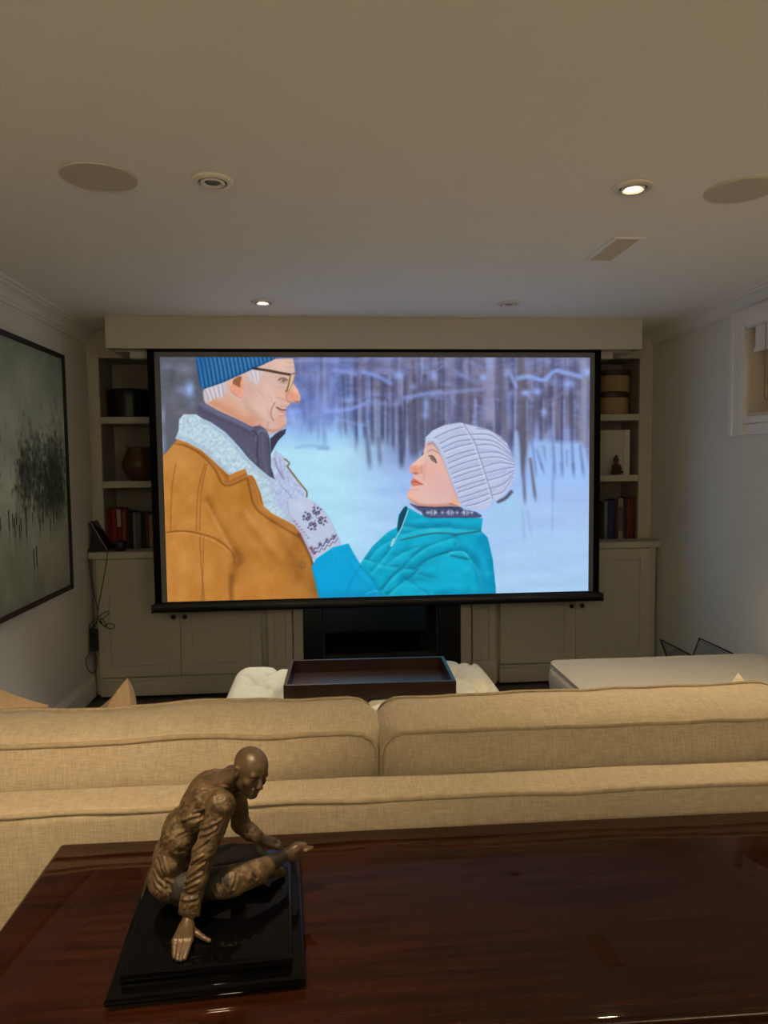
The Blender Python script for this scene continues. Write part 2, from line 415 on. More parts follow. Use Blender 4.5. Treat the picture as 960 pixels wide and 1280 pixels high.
    for x0,y0,x1,y1,w,c,o in [(335,0,325,430,11,(150,150,186),.75),(395,60,410,440,6,(96,94,116),.7),(505,-10,515,420,9,(104,98,112),.9),(515,400,530,731,9,(96,92,110),.9),(440,250,450,480,6,(128,138,190),.6),(705,200,722,480,5,(126,120,140),.7),(868,60,862,600,8,(146,148,176),.8),
                              (890,300,885,731,4,(110,120,160),.6),(600,250,595,430,7,(92,88,108),.6),(790,260,795,470,8,(90,86,106),.6),(215,180,220,380,9,(100,98,122),.6),(115,260,112,420,5,(140,150,205),.6),(655,230,650,470,5,(94,92,112),.55)]:
        trunk(D((x0,y0),(x1,y1)), c, w, 4., o)
    R.fill(D((560,520),(640,505),(760,515),(850,520),(885,600),(880,740),(560,740)), (158,196,246), 7, .85)
    R.fill(D((470,480),(492,470),(505,640),(500,740),(465,740)), (165,196,242), 4, .8)
    for x0,y0,x1,y1,w in [(570,500,600,731,2.4),(598,560,640,700,2.2),(690,480,705,731,3),(640,540,650,640,2),(740,520,748,731,2.6),(800,520,812,731,3),(770,560,772,680,1.6),(846,540,870,731,3)]:
        trunk(D((x0,y0),(x1,y1)), (92,108,168), w, 3., .62)
    for x0,y0,x1,y1,w,c,o in [(470,-60,488,270,3.6,(96,92,112),.8),(520,-30,556,252,3.4,(92,88,106),.85),(590,0,612,78,2.4,(96,108,160),.6),(665,0,660,270,3,(112,130,190),.5),(662,270,656,490,2,(140,165,220),.6),(715,0,718,100,3,(110,128,185),.55),(790,0,795,78,2.6,(90,100,145),.7),(470,290,486,520,2.4,(140,160,215),.6),(505,300,530,490,2.2,(142,162,216),.55),(850,10,846,60,2,(100,115,170),.5)]:
        trunk(E5((x0,y0),(x1,y1)), c, w, 3., o)
    R.fill(E5((240,330),(330,230),(420,190),(470,330),(420,420),(260,420)), (160,204,236), 14, .8)
    R.fill(E5((480,470),(560,440),(700,480),(860,430),(880,560),(480,600)), (170,206,240), 16, .5)
    # snow lying on the boughs
    for p,w,c,o in [(C3((330,325),(420,318),(480,308),(545,285)),4,(140,165,236),.8),(C3((540,108),(620,132),(690,172)),5,(132,156,230),.75),(C3((380,100),(440,105),(500,122)),5,(136,156,226),.6),(C3((770,250),(860,232),(960,215)),5,(138,160,226),.7),
                    (C3((400,360),(500,390),(560,400)),3,(140,170,235),.5),(C3((560,275),(640,280),(720,290)),5,(140,155,215),.45),(C3((160,50),(300,46),(520,44)),2,(160,170,220),.5),
                    (D((0,245),(150,225),(290,215)),5,(142,156,212),.6),(D((490,150),(560,140),(640,160),(700,110),(760,118),(850,142)),5.5,(142,172,240),.85),(D((450,130),(480,195)),4,(150,176,238),.8),(D((120,100),(200,150),(260,180)),4,(134,148,206),.5),(D((200,50),(290,90)),4,(136,150,210),.5),(D((640,290),(720,250),(780,215)),3,(130,134,170),.5)]:
        R.line(p, c, w, 4., o)
    for f,x,y,rx,ry,o in [(C3,735,125,7,5,.8),(C3,925,130,5,5,.6),(C3,815,190,5,5,.5),(C3,885,290,4,8,.7),(C3,880,345,4,5,.7),(C3,460,262,10,4,.5),(C3,300,300,9,18,.35),(C3,190,400,7,16,.45),(C3,310,400,5,16,.5),(C3,570,240,6,9,.3),
                        (D,295,145,4,4,.8),(D,535,235,6,4,.95),(D,600,228,6,5,.85),(D,640,345,4,5,.8),(D,785,180,8,6,.8),(D,885,115,5,5,.9),(D,600,470,4,14,.7),(D,675,470,4,10,.6),(D,775,480,5,12,.6),(D,450,235,5,5,.5),(D,430,120,4,8,.5),(D,330,60,5,14,.4),(D,540,690,3,8,.7),(D,15,135,4,5,.5),(D,690,170,9,5,.4)]:
        (q,) = f((x,y)); R.blob(q[0], q[1], rx, ry, (152,178,242), o)
    R.blur(1.1); R.a += (R.noise(2.2,2.2,8)*2.2)[...,None]; R.add(R.noise(5,3,21), 4, wood)
    for p,w,o in [(C3((180,520),(260,512),(350,522)),4,.4),(C3((300,525),(345,528)),4,.5)]: R.line(p, (120,150,205), w, 4, o)
    # --- man: coat
    coat = A((60,655),(90,600),(132,548),(200,552),(300,600),(400,690),(462,742)) + B((385,85),(468,45),(500,55),(518,90),(545,150),(556,212),(600,248),(712,305),(745,350),(800,470),(825,560),(860,715),(700,725),(60,725))
    coat = [(190,A((60,655))[0][1]+6)] + coat[1:-1] + [(190,762)]
    R.fill(A((135,545),(180,480),(330,480),(560,640),(720,765))+B((690,300),(560,260),(380,110)), (186,124,54), .9, 1, False)
    R.fill(coat, (186,124,54), .9, 1, False)
    M = R.full(coat, .9, False)
    def fold(p, c, w, soft, o): R.line(p, c, w, soft, o, M)
    R.blob(225,575,26,22,(205,146,80),.7,M); R.blob(230,700,28,40,(196,132,66),.8,M); R.blob(330,740,36,20,(192,126,54),.6,M)
    R.blob(300,690,18,40,(160,100,40),.55,M); R.blob(370,700,16,40,(150,96,40),.7,M); R.blob(395,735,12,24,(120,78,36),.6,M); R.blob(300,620,22,18,(170,112,40),.5,M); R.blob(325,660,22,18,(196,132,66),.7,M)
    fold(B((280,180),(330,290),(420,440)),(140,86,32),9,9,.55); fold(B((270,200),(330,310),(400,440)),(206,146,82),4,5,.7); fold(B((470,240),(560,360),(620,430)),(204,142,78),3,6,.6); fold(B((440,250),(540,380),(640,500)),(150,94,36),8,9,.4)
    fold(B((600,290),(690,430),(740,560)),(146,92,36),7,8,.4); fold(B((400,560),(395,620),(398,690)),(110,68,28),5,5,.7); fold(B((440,480),(410,520),(400,580)),(128,80,34),8,8,.5); fold(B((420,430),(440,480),(420,500)),(120,76,34),7,8,.4)
    fold(B((640,330),(700,420),(760,480)),(176,116,50),5,7,.5)
    for p in [B((120,0),(100,120),(92,330)), B((265,0),(230,140),(222,330)), B((275,0),(247,140),(238,330)), B((240,350),(245,500),(262,680)), B((258,360),(255,500),(250,680))]:
        R.line(p, (128,78,34), 1.1, 1.2, .75, M)
    R.line(B((75,342),(150,335),(240,348),(330,380),(400,440),(412,490)), (120,72,30), 1.8, 1.8, .85, M); R.line(B((75,350),(150,345),(240,358),(325,392),(385,440)), (212,152,90), 1.5, 1.6, .6, M)
    R.blob(B((440,455))[0][0],B((440,455))[0][1],7,5,(140,88,40),.4,M); R.blob(B((330,400))[0][0],700,16,14,(192,130,62),.5,M)
    # turned edge of the collar and lapel
    R.line(A((140,528),(210,548),(300,596),(390,680),(450,745))+B((378,88),(468,48)), (168,104,48), 5.5, 1.5, 1, M)
    R.line(A((132,545),(200,562),(290,612),(375,700))+B((365,108),(470,72)), (112,64,26), 2, 2.5, .8, M)
    R.line(B((478,60),(495,75),(520,160),(535,215),(600,268),(700,320),(735,350)), (176,112,52), 4.5, 1.4, 1, M)
    R.line(B((478,75),(490,130),(510,205),(560,258),(660,320),(730,362)), (104,62,26), 2.2, 3, .75, M); R.line(B((500,55),(530,120),(550,200)), (96,58,26), 1, 1, .7, M)
    R.line(B((735,350),(800,480),(848,690)), (96,62,36), 4, 4, .8, M)
    R.blob(*B((752,505))[0],4.6,5.4,(132,88,44),.95,None,3); R.blob(*B((757,500))[0],2.4,2.8,(160,114,64),.9)
    R.add(R.noise(2,2,9),4,M); R.add(R.noise(11,14,10),7,M)
    # fleece
    fl = A((140,520),(160,470),(162,405),(190,374),(268,374),(300,398),(350,422),(440,485),(520,572),(580,645),(650,700),(735,765))+B((520,10),(580,45),(640,95),(690,160),(678,205),(690,255),(706,300),(640,268),(600,246),(560,212),(545,150),(515,75),(500,56),(478,56),(468,24),(430,36),(385,55))+A((462,738),(400,680),(300,590),(205,540))
    R.fill(fl, (184,208,222), 1.2, 1, False)
    M = R.full(fl, 1.2, False)
    R.a += ((R.noise(1.6,1.6,11)*13+R.noise(2.8,2.4,12)*14)[...,None]*np.array([1,.95,.85]))*M[...,None]
    R.line(A((150,505),(300,575),(420,690),(470,735)),(150,172,196),5,6,.6,M); R.line(A((300,410),(440,500),(560,640),(700,760)),(150,170,200),3,4,.7,M)
    R.line(B((600,110),(660,200),(690,290)),(160,172,205),6,6,.6,M)
    for p in [B((545,100),(600,110)),B((560,150),(620,140)),B((570,190),(640,195)),B((560,70),(610,80)),B((620,230),(670,220))]: R.line(p,(150,165,195),1,1.5,.6,M)
    fr = A((715,640),(740,588),(775,612),(805,650))+H((50,112),(92,190),(180,310),(265,430),(274,490),(190,508),(80,520),(70,600),(40,640),(-60,560),(-100,330))
    R.fill(fr, (178,192,222), 1, 1, False); M = R.full(fr, 1, False)
    R.a += ((R.noise(1.5,2.2,13)*12+R.noise(3,4,14)*10)[...,None])*M[...,None]
    R.line(A((735,640),(755,700),(790,760)),(120,112,150),1.8,2,.8,M); R.line(A((765,640),(775,700),(790,750)),(150,150,188),2,2,.6,M); R.line(H((10,380),(90,460),(120,500)),(140,150,185),1.4,2,.7,M)
    R.line(H((48,110),(85,140),(92,160),(72,182)), (122,104,70), 2, 1, .95); R.line(H((80,195),(170,312),(240,400),(268,440),(268,490)), (112,94,58), 1.9, 1., .95); R.line(H((165,300),(245,395)), (190,160,90), .8, .8, .7)
    # jumper collar
    co = A((283,294),(308,308),(400,352),(520,408),(600,448),(648,440),(685,462),(704,508),(712,600),(714,690),(738,765),(700,745),(640,695),(580,640),(520,566),(440,480),(350,418),(300,396),(272,378),(276,320))
    R.fill(co, (84,84,108), 1, 1, False); M = R.full(co, 1, False)
    R.line(A((285,305),(400,366),(520,422),(600,466)), (108,108,138), 5, 3, .8, M); R.line(A((280,345),(400,400),(520,450),(610,500)), (66,66,88), 2, 4, .7, M)
    R.line(A((625,530),(632,500),(650,470),(690,480)), (112,112,140), 2.6, 1.5, .8, M); R.line(A((600,470),(632,500),(630,600),(640,690)), (58,56,78), 2, 1.5, .85, M); R.line(A((660,500),(665,600),(690,720)), (100,98,126), 3, 3, .7, M); R.line(A((700,520),(708,620),(722,745)), (60,58,80), 2.5, 2.5, .7, M)
    R.line(A((560,560),(590,610),(620,650)), (98,98,124), 5, 6, .5, M); R.add(R.noise(2,2,15),4,M)
    R.fill(A((708,520),(740,492),(765,474),(806,460),(800,488),(755,535),(730,580),(714,610)), (58,54,72), .9, 1, False); R.line(A((762,478),(803,463)), (92,90,112), 1.2, 1, .8)
    # head
    face = A((640,60),(735,42),(845,38),(853,75),(858,118),(850,150),(845,182),(876,230),(892,268),(886,298),(862,306),(836,300),(824,316),(802,340),(808,352),(799,366),(804,392),(809,415),(803,445),(778,464),(738,482),(708,500),(690,470),(648,440),(600,446),(520,406),(400,352),(318,306),(308,240),(330,200),(450,130))
    R.fill(face, (212,178,166), .9, 1, False); M = R.full(face, .9, False)
    R.line(A((330,290),(420,330),(520,390),(600,430)), (206,138,104), 10, 8, .8, M); R.line(A((440,280),(540,360),(640,420)), (220,156,124), 9, 10, .7, M)
    R.blob(*A((660,340))[0],18,12,(226,190,172),.8,M); R.blob(*A((640,260))[0],16,14,(222,182,166),.8,M); R.blob(*A((765,260))[0],7,6,(228,178,156),.9,M); R.blob(*A((780,75))[0],12,9,(226,190,172),.9,M)
    R.blob(*A((850,262))[0],8,7,(232,138,108),.85,M); R.blob(*A((862,230))[0],3,5,(246,190,164),.8,M); R.blob(*A((872,300))[0],4,1.5,(150,66,50),.8,M); R.line(A((836,300),(815,295),(806,262),(822,240)), (190,112,88), 1.4, 1.5, .8, M)
    R.blob(*A((770,420))[0],7,7,(220,160,140),.8,M); R.line(A((640,440),(700,470),(760,470),(800,445)), (176,120,100), 3, 4, .7, M); R.blob(*A((600,400))[0],8,8,(196,140,116),.5,M)
    R.line(A((560,300),(600,360),(660,410)), (190,140,120), 6, 8, .4, M); R.line(A((690,200),(720,260),(730,300)), (232,196,180), 6, 7, .5, M); R.blob(*A((590,230))[0],10,12,(200,158,142),.5,M)
    for p in [((700,250),(716,275),(720,300)),((690,330),(698,360),(702,390)),((640,230),(660,250),(672,275)),((752,205),(770,212),(790,208)),((560,330),(590,350),(620,356)),((800,60),(825,66),(845,64)),((790,85),(820,92),(848,90)),((470,330),(510,356),(540,366))]: R.line(A(*p), (186,136,116), .9, 1.4, .5, M)
    R.blob(*A((825,255))[0],5,4,(206,150,128),.5,M); R.line(A((851,150),(862,190),(884,240)), (246,206,188), 1.4, 2, .6, M)
    R.line(A((738,305),(716,345),(714,380),(728,412)), (164,106,88), 1.5, 1.8, .8, M); R.line(A((700,420),(690,445)), (180,124,104), 1.6, 2, .6, M)
    R.line(A((748,332),(775,346),(806,348)), (104,56,54), 1.7, 1.1, .95, M); R.line(A((760,352),(790,362),(800,360)), (206,132,118), 2, 1.5, .8, M); R.line(A((770,326),(815,325)), (208,142,122), 2, 1.5, .7, M); R.line(A((765,385),(795,382)), (184,130,112), 1.4, 2, .6, M)
    R.line(A((745,270),(800,290)), (198,140,118), 1.4, 2.5, .6, M)
    R.fill(A((308,235),(340,210),(420,182),(445,200),(438,250),(420,275),(380,272),(350,300),(318,300)), (196,190,198), 2, .95); 
    for k in range(9): R.line(A((318+k*13,230-k*4),(334+k*12,262),(342+k*11,296-k*6)), (230,226,232) if k%2 else (168,158,166), 1.1, 1, .8)
    R.fill(A((575,118),(625,105),(665,120),(650,160),(635,195),(612,185),(585,160)), (204,196,204), 3, .9)
    for k in range(5): R.line(A((590+k*14,115),(606+k*10,150),(610+k*8,185-k*6)), (232,228,234) if k%2 else (180,170,178), 1, 1, .7)
    R.fill(A((464,205),(476,168),(505,143),(535,150),(552,190),(552,240),(545,272),(520,268),(488,248),(470,225)), (228,158,134), 1, 1); R.fill(A((484,188),(490,160),(520,146),(538,150),(530,185),(530,212),(512,205),(500,198)), (148,94,62), 1.6, 1)
    R.line(A((472,200),(485,165),(512,148)), (244,190,168), 1.4, 1.2, .8); R.line(A((545,230),(535,262),(515,262)), (240,176,152), 1.6, 1.5, .7); R.line(A((470,225),(495,255),(530,272)), (196,120,96), 1.2, 1.5, .7)
    # knitted hat
    ha = A((262,28),(745,28),(738,42),(640,88),(540,132),(420,186),(312,222),(292,214),(276,140))
    R.fill(ha, (34,98,152), .9, 1, False); M = R.full(ha, .9, False)
    for k in range(20):
        x = 262+k*25; q = A((x,30),(x+14,100),(x+34,225))
        R.line(q, (20,66,116), 1.7, 1.4, .9, M); q = A((x+12,30),(x+26,100),(x+46,225)); R.line(q, (68,138,184), 1.9, 1.6, .75, M)
    R.line(A((285,222),(420,176),(540,124),(640,80),(738,38)), (22,72,120), 2.4, 3, .6, M); R.blob(*A((300,60))[0],10,20,(20,80,140),.4,M); R.add(R.noise(1.5,1.5,16),6,M)
    # spectacles and eye
    R.line(A((612,98),(700,112),(770,126),(830,136)), (52,36,34), 3., 1, 1, None, False)
    for k in range(11): R.blob(*A((650+k*16,105+k*2.8))[0],.9,.8,(150,110,80),.8)
    R.fill(A((832,136),(858,126),(856,150),(846,175),(830,215),(814,234),(803,228),(812,180)), (206,184,160), 1.2, .75); R.line(A((858,126),(838,134),(828,140)), (120,110,120), 1.8, 1, .95)
    R.line(A((832,140),(824,180),(812,225),(804,236)), (150,98,44), 2.4, 1, 1); R.line(A((856,132),(852,160),(838,200),(816,234)), (176,128,70), 1.3, 1, .9); R.line(A((838,140),(832,185),(820,222)), (232,226,220), 1, 1, .8)
    R.line(A((758,168),(775,158),(800,160),(812,170)), (96,72,66), 1.6, 1.2, .9); R.blob(*A((790,172))[0],3,2,(92,74,66),.85); R.line(A((765,182),(790,190),(808,184)), (184,136,118), 1.2, 1.4, .8); R.line(A((740,150),(790,146)), (190,150,136), 1.4, 2, .6)
    # --- mitten
    mi = H((80,520),(180,505),(285,508),(380,565),(480,675),(555,820),(612,965),(520,1010),(440,1050),(370,1095),(330,1105),(262,970),(205,850),(130,740),(85,640),(70,570))
    R.fill(mi, (186,196,222), 1, 1); M = R.full(mi, 1)
    R.line(H((75,540),(85,640),(140,745)), (150,150,175), 1.4, 1.5, .8, M); R.line(H((130,740),(205,850),(330,1105)), (160,138,168), 3, 4, .7, M); R.line(H((420,600),(520,740),(600,950)), (160,176,216), 3, 4, .6, M); R.blob(*H((200,580))[0],9,6,(200,210,232),.7,M)
    cx, cy = 345, 705
    rot = np.array([[.86,.5],[-.5,.86]])
    for qx in (-1,1):
        for qy in (-1,1):
            for a,b,w,h in [(45,45,16,14),(78,40,13,12),(40,78,13,12),(88,82,14,11),(108,52,9,10),(52,108,10,9),(20,60,6,22),(60,20,22,6)]:
                p = np.array([[a-w,b-h],[a+w,b-h],[a+w,b+h],[a-w,b+h]])*np.array([qx,qy])*.92
                p = p@rot.T+np.array([cx,cy])
                R.fill(H(*[tuple(v) for v in p]), (66,58,84), .8, .85, False, M)
    for a,b in [((345,560),(360,690)),((350,720),(335,820)),((225,690),(330,700)),((370,700),(480,745))]: R.line(H(a,b), (80,72,100), .8, .8, .8, M)
    zz = [(300,1000),(330,1030),(350,1000),(380,1005),(400,965),(430,985),(455,935),(485,950),(510,905),(535,915),(560,870)]
    R.line(H(*zz), (74,60,92), 1.2, .8, .95, M, False); R.line(H(*[(x+14,y+34) for x,y in zz]), (84,70,104), 1, .8, .8, M, False)
    for x,y in [(315,1000),(400,960),(470,920),(535,885),(345,1045)]: R.blob(*H((x,y))[0],2,2,(110,50,70) if x<360 else (64,58,86),.9,M)
    for k in range(7): R.blob(*H((150+k*22,730+k*28))[0],1.4,1,(150,80,100),.7,M)
    # --- woman: jacket
    arm = F6((36,342),(58,302),(140,246),(214,228),(236,270),(272,330),(330,400),(366,472),(360,520),(80,520))
    body = F6((272,322),(330,240),(400,175),(446,150),(455,90),(484,50),(506,60),(560,90),(620,100),(780,104),(858,106),(850,168),(882,200),(905,300),(920,440),(920,520),(340,520),(300,420))
    R.fill(body, (4,164,198), 1, 1, False); M = R.full(body, 1, False)
    sh = (0,104,134); hi = (52,190,216)
    R.fill(F6((800,300),(850,175),(882,200),(905,300),(920,470),(855,470)), (0,140,184), 5, .8, True, M); R.fill(F6((500,110),(850,112),(848,168),(720,185),(480,200)), (20,170,204), 4, .6, True, M)
    for p,w,o in [(F6((285,296),(390,330),(455,336)),1.6,.8),(F6((325,358),(390,280),(435,215)),1.6,.8),(F6((375,445),(420,390),(470,348),(530,346)),2.4,.85),(F6((530,350),(600,300),(700,264)),2.6,.9),(F6((478,338),(520,290),(600,235),(730,192)),1.8,.8),
                  (F6((400,470),(470,412),(520,380),(545,352)),2.4,.85),(F6((480,392),(540,428),(600,470)),2,.8),(F6((556,372),(600,386),(645,396)),1.8,.8),(F6((800,300),(836,350),(856,465)),1.6,.7),(F6((728,192),(732,215),(724,242)),1.3,.7),(F6((700,264),(770,262),(802,302)),1.4,.8),
                  (F6((400,320),(470,270),(540,240)),1.3,.6),(F6((310,300),(360,240),(430,200)),1.2,.5),(F6((470,180),(600,150),(846,160)),1.6,.45),(F6((480,140),(560,150),(700,142)),1.4,.4)]:
        R.line([(x-.5,y-2.2) for x,y in p], (0,122,160), 4.5, 6, .5, M); R.line(p, sh, w, 2.2, o, M); R.line([(x+.6,y+3.6) for x,y in p], hi, 3, 4, .6, M)
    R.line(F6((460,212),(600,182),(690,178),(735,184),(850,168)), (52,84,92), 2, 1.8, .85, M); R.line(F6((460,205),(600,172),(735,176)), (40,186,214), 2, 2.5, .6, M)
    R.line(F6((705,285),(750,295),(785,302)), (30,90,106), 2.4, 1.8, .8, M); R.line(F6((700,272),(760,268),(790,295)), (90,205,224), 1.2, 1.4, .8, M)
    R.blob(*F6((690,370))[0],30,14,(14,172,206),.6,M); R.blob(*F6((640,445))[0],24,10,(0,160,208),.6,M)
    for p in [F6((330,330),(420,310),(500,300)),F6((420,440),(520,430),(620,440)),F6((600,330),(700,310),(780,340)),F6((350,270),(400,230),(450,210)),F6((520,235),(600,215),(700,215)),F6((560,420),(660,420),(760,430)),F6((820,260),(860,300),(880,380))]:
        R.line(p, (24,188,220), 9, 9, .4, M)
    for p in [F6((300,380),(350,430),(370,470)),F6((500,330),(560,330),(640,310)),F6((470,400),(560,400),(640,410)),F6((740,250),(800,270),(830,330)),F6((640,470),(740,462),(850,468)),F6((900,300),(915,380),(918,460))]:
        R.line(p, (0,124,162), 7, 8, .45, M)
    R.add(R.noise(9,5,17),6,M); R.add(R.noise(3,3,18),2.5,M)
    R.fill(arm, (2,158,208), 1, 1, False); M = R.full(arm, 1, False); R.line(F6((90,470),(200,480),(330,470)), (0,126,172), 10, 10, .5, M); R.line(F6((140,255),(230,330),(300,410)), (14,176,222), 8, 9, .5, M)
    R.line(F6((150,245),(214,228),(240,275)), (60,190,224), 2, 2, .6, M); R.line(F6((200,470),(230,400),(270,340)), (0,120,170), 1.5, 3, .6, M); R.line(F6((205,300),(260,380),(320,450)), (0,136,188), 2.5, 3.5, .6, M); R.line(F6((272,330),(330,400),(366,472)), (0,110,140), 2, 2, .8, M); R.line(F6((300,470),(340,455),(362,462)), (90,200,214), 1.4, 1.4, .7, M); R.blob(*F6((110,380))[0],22,26,(0,162,220),.7,M); R.line(F6((40,345),(80,480)),(0,130,176),1.4,2,.7,M)
    R.fill(F6((448,155),(458,92),(484,52),(496,62),(470,140),(452,172)), (16,70,92), 1, 1); R.line(F6((500,68),(470,150),(424,236)), (150,200,214), 1.5, .9, .95, None, False); R.line(F6((492,66),(458,160)), (24,56,78), 1.1, .9, .9, None, False); R.line(F6((432,205),(418,240)), (190,214,222), 2, 1, .95, None, False)
    # scarf, face, hat
    sc = G((126,616),(180,630),(300,634),(470,640),(510,660),(600,680),(622,716),(420,720),(250,718),(205,680),(150,640))
    R.fill(sc, (74,84,120), 1, 1); M = R.full(sc, 1)
    for x in range(200,640,26): R.blob(*G((x,672+10*((x//26)%2)))[0],1.6,1.6,(196,206,228) if (x//26)%2 else (40,44,72),.9,M)
    for x in (290,410,520): R.fill(G((x-34,680),(x,655),(x+34,680),(x,708)), (176,188,216), 2, .7, False, M); R.line(G((x,640),(x,716)), (40,44,74), 1.2, 1, .8, M)
    R.line(G((190,640),(330,646),(470,652)), (40,40,64), 2, 3, .7, M)
    fc = G((255,178),(235,200),(228,236),(218,272),(190,300),(142,338),(120,368),(122,392),(140,404),(154,412),(150,432),(143,442),(133,468),(141,490),(126,512),(107,545),(109,580),(140,612),(182,634),(300,642),(430,634),(490,640),(470,560),(430,480),(390,350),(335,236),(292,186))
    R.fill(fc, (224,184,174), .9, 1, False); M = R.full(fc, .9, False)
    R.blob(*G((290,400))[0],15,14,(228,168,154),.6,M); R.blob(*G((165,372))[0],9,6,(220,140,118),.8,M); R.blob(*G((200,330))[0],5,5,(236,190,174),.8,M); R.blob(*G((380,520))[0],16,16,(216,172,176),.7,M); R.line(G((120,590),(200,630),(320,636),(430,626)), (178,116,104), 3.5, 5, .75, M); R.blob(*G((150,560))[0],7,7,(232,180,160),.7,M)
    R.blob(*G((270,215))[0],7,6,(214,172,172),.7,M); R.line(G((330,250),(390,380),(440,520),(470,600)), (196,146,138), 2.5, 4, .6, M); R.line(G((210,400),(205,372),(212,350)), (196,118,96), 1.2, 1.6, .8, M); R.blob(*G((165,404))[0],4,1.6,(160,74,60),.7,M); R.line(G((222,420),(232,450)), (204,140,124), 1.2, 2, .6, M)
    R.fill(G((143,438),(165,446),(190,462),(219,483),(190,490),(150,494),(138,486),(133,468)), (208,112,92), 1, .9, True, M); R.line(G((134,468),(165,464),(219,484)), (150,56,48), 1, .9, .9, M)
    R.line(G((230,240),(210,290),(150,345)), (238,200,184), 3, 4, .6, M); R.line(G((240,330),(225,380),(230,410)), (206,150,132), 3, 4, .5, M); R.blob(*G((300,480))[0],14,10,(222,176,166),.5,M); R.line(G((115,530),(150,520),(185,520)), (200,140,122), 1.2, 2, .5, M)
    R.fill(G((268,290),(285,284),(302,300),(312,330),(290,322),(274,308)), (120,104,92), 1, .9); R.line(G((262,282),(285,282),(305,305),(314,332)), (70,54,54), 1.2, .9, .95); R.line(G((258,252),(285,238),(330,262)), (160,116,100), 1.6, 1.8, .7, M); R.line(G((222,262),(212,275)), (70,60,70), 1.4, 1, .9)
    R.line(G((258,200),(290,192),(330,236)), (120,100,130), 2.2, 2.5, .6, M); R.fill(G((415,600),(430,565),(450,580),(462,630),(425,632)), (226,172,148), 1.5, .9, True, M); R.line(G((410,620),(470,640)), (150,90,76), 1.6, 1.6, .8, M)
    R.line(G((750,604),(800,580),(842,535)), (66,62,78), 4, 3, .85)
    ht = G((232,205),(238,150),(290,100),(370,65),(480,46),(560,66),(680,95),(760,140),(810,190),(842,262),(866,340),(868,400),(850,482),(800,552),(740,600),(706,584),(692,640),(640,668),(560,654),(490,634),(450,540),(410,440),(370,330),(330,236),(292,184),(255,180))
    R.fill(ht, (188,196,226), 1.2, 1, False); M = R.full(ht, 1.2, False)
    R.blob(*G((330,110))[0],22,10,(196,208,232),.7,M); R.blob(*G((820,420))[0],10,30,(172,182,224),.6,M); R.blob(*G((560,620))[0],14,7,(180,186,226),.6,M)
    seam = [(500,50),(550,130),(585,195),(615,280),(645,370),(670,450),(695,530),(712,600)]
    L = [((300,155),(400,105),(505,75)),((340,195),(440,145),(545,130)),((352,228),(460,180),(570,165)),((368,255),(470,215),(582,190)),((382,300),(480,262),(600,232)),((395,335),(500,292),(610,262)),((405,370),(500,332),(618,300)),((418,410),(520,372),(632,345)),((428,440),(530,402),(640,370)),((440,472),(545,440),(655,408)),((455,512),(560,475),(668,445)),((464,540),(570,505),(674,470)),((476,578),(580,545),(682,510)),((488,612),(590,580),(692,545)),((520,636),(610,615),(700,575))]
    for k,p in enumerate(L):
        R.line(G(*p), (120,130,172), 1.3, 1.1, .85, M); R.line(G(*[(x+2,y+9) for x,y in p]), (214,222,242), 1.2, 1.2, .7, M)
    for k in range(0,len(L)-1,2):
        a,b = L[k],L[k+1]
        for t in np.linspace(.04,.96,15):
            f = lambda p: ((1-t)**2*p[0][0]+2*t*(1-t)*p[1][0]+t*t*p[2][0], (1-t)**2*p[0][1]+2*t*(1-t)*p[1][1]+t*t*p[2][1])
            u,v = f(a),f(b); R.line(G(u,((u[0]+v[0])/2+4,(u[1]+v[1])/2),v), (150,158,196), .8, .8, .7, M)
    for p in [((545,130),(700,138),(835,240)),((570,165),(720,180),(845,275)),((590,205),(720,208),(848,290)),((608,262),(740,255),(855,310)),((620,300),(745,290),(860,325)),((642,360),(760,330),(866,345)),((655,405),(770,375),(866,360)),((672,455),(780,425),(868,380)),((684,510),(790,480),(860,400)),((700,560),(790,530),(852,430)),((600,90),(700,105),(800,190))]:
        R.line(G(*p), (126,136,178), 1.5, 1.3, .8, M); R.line(G(*[(x,y+10) for x,y in p]), (212,220,242), 1.4, 1.6, .6, M)
    for p in [((600,235),(800,262)),((630,325),(830,322)),((662,425),(840,372)),((690,535),(830,440))]:
        for t in np.linspace(.02,.8,13):
            x = p[0][0]+(p[1][0]-p[0][0])*t; y = p[0][1]+(p[1][1]-p[0][1])*t; hgt = 15*(1-t*.7)
            R.line(G((x-3,y-hgt),(x+3,y),(x-3,y+hgt)), (152,160,198), .8, .8, .65, M)
    R.line(G(*seam), (128,138,178), 1.8, 1.6, .8, M); R.line(G(*[(x-9,y) for x,y in seam]), (216,224,244), 1.6, 1.8, .7, M)
    R.line(G((255,182),(292,186),(332,238),(372,332),(412,442),(452,542),(492,636)), (158,166,202), 1.6, 2, .7, M)
    R.add(R.noise(1.3,1.3,19),5,M)
    for k in range(26):
        t = k/25; x = 380+430*t; y = 62-18*math.sin(t*2.2)+150*t**2.4
        R.line(G((x,y),(x+R.rng.uniform(-8,10),y-R.rng.uniform(4,16))), (176,190,222), .6, .8, .6)
    return R

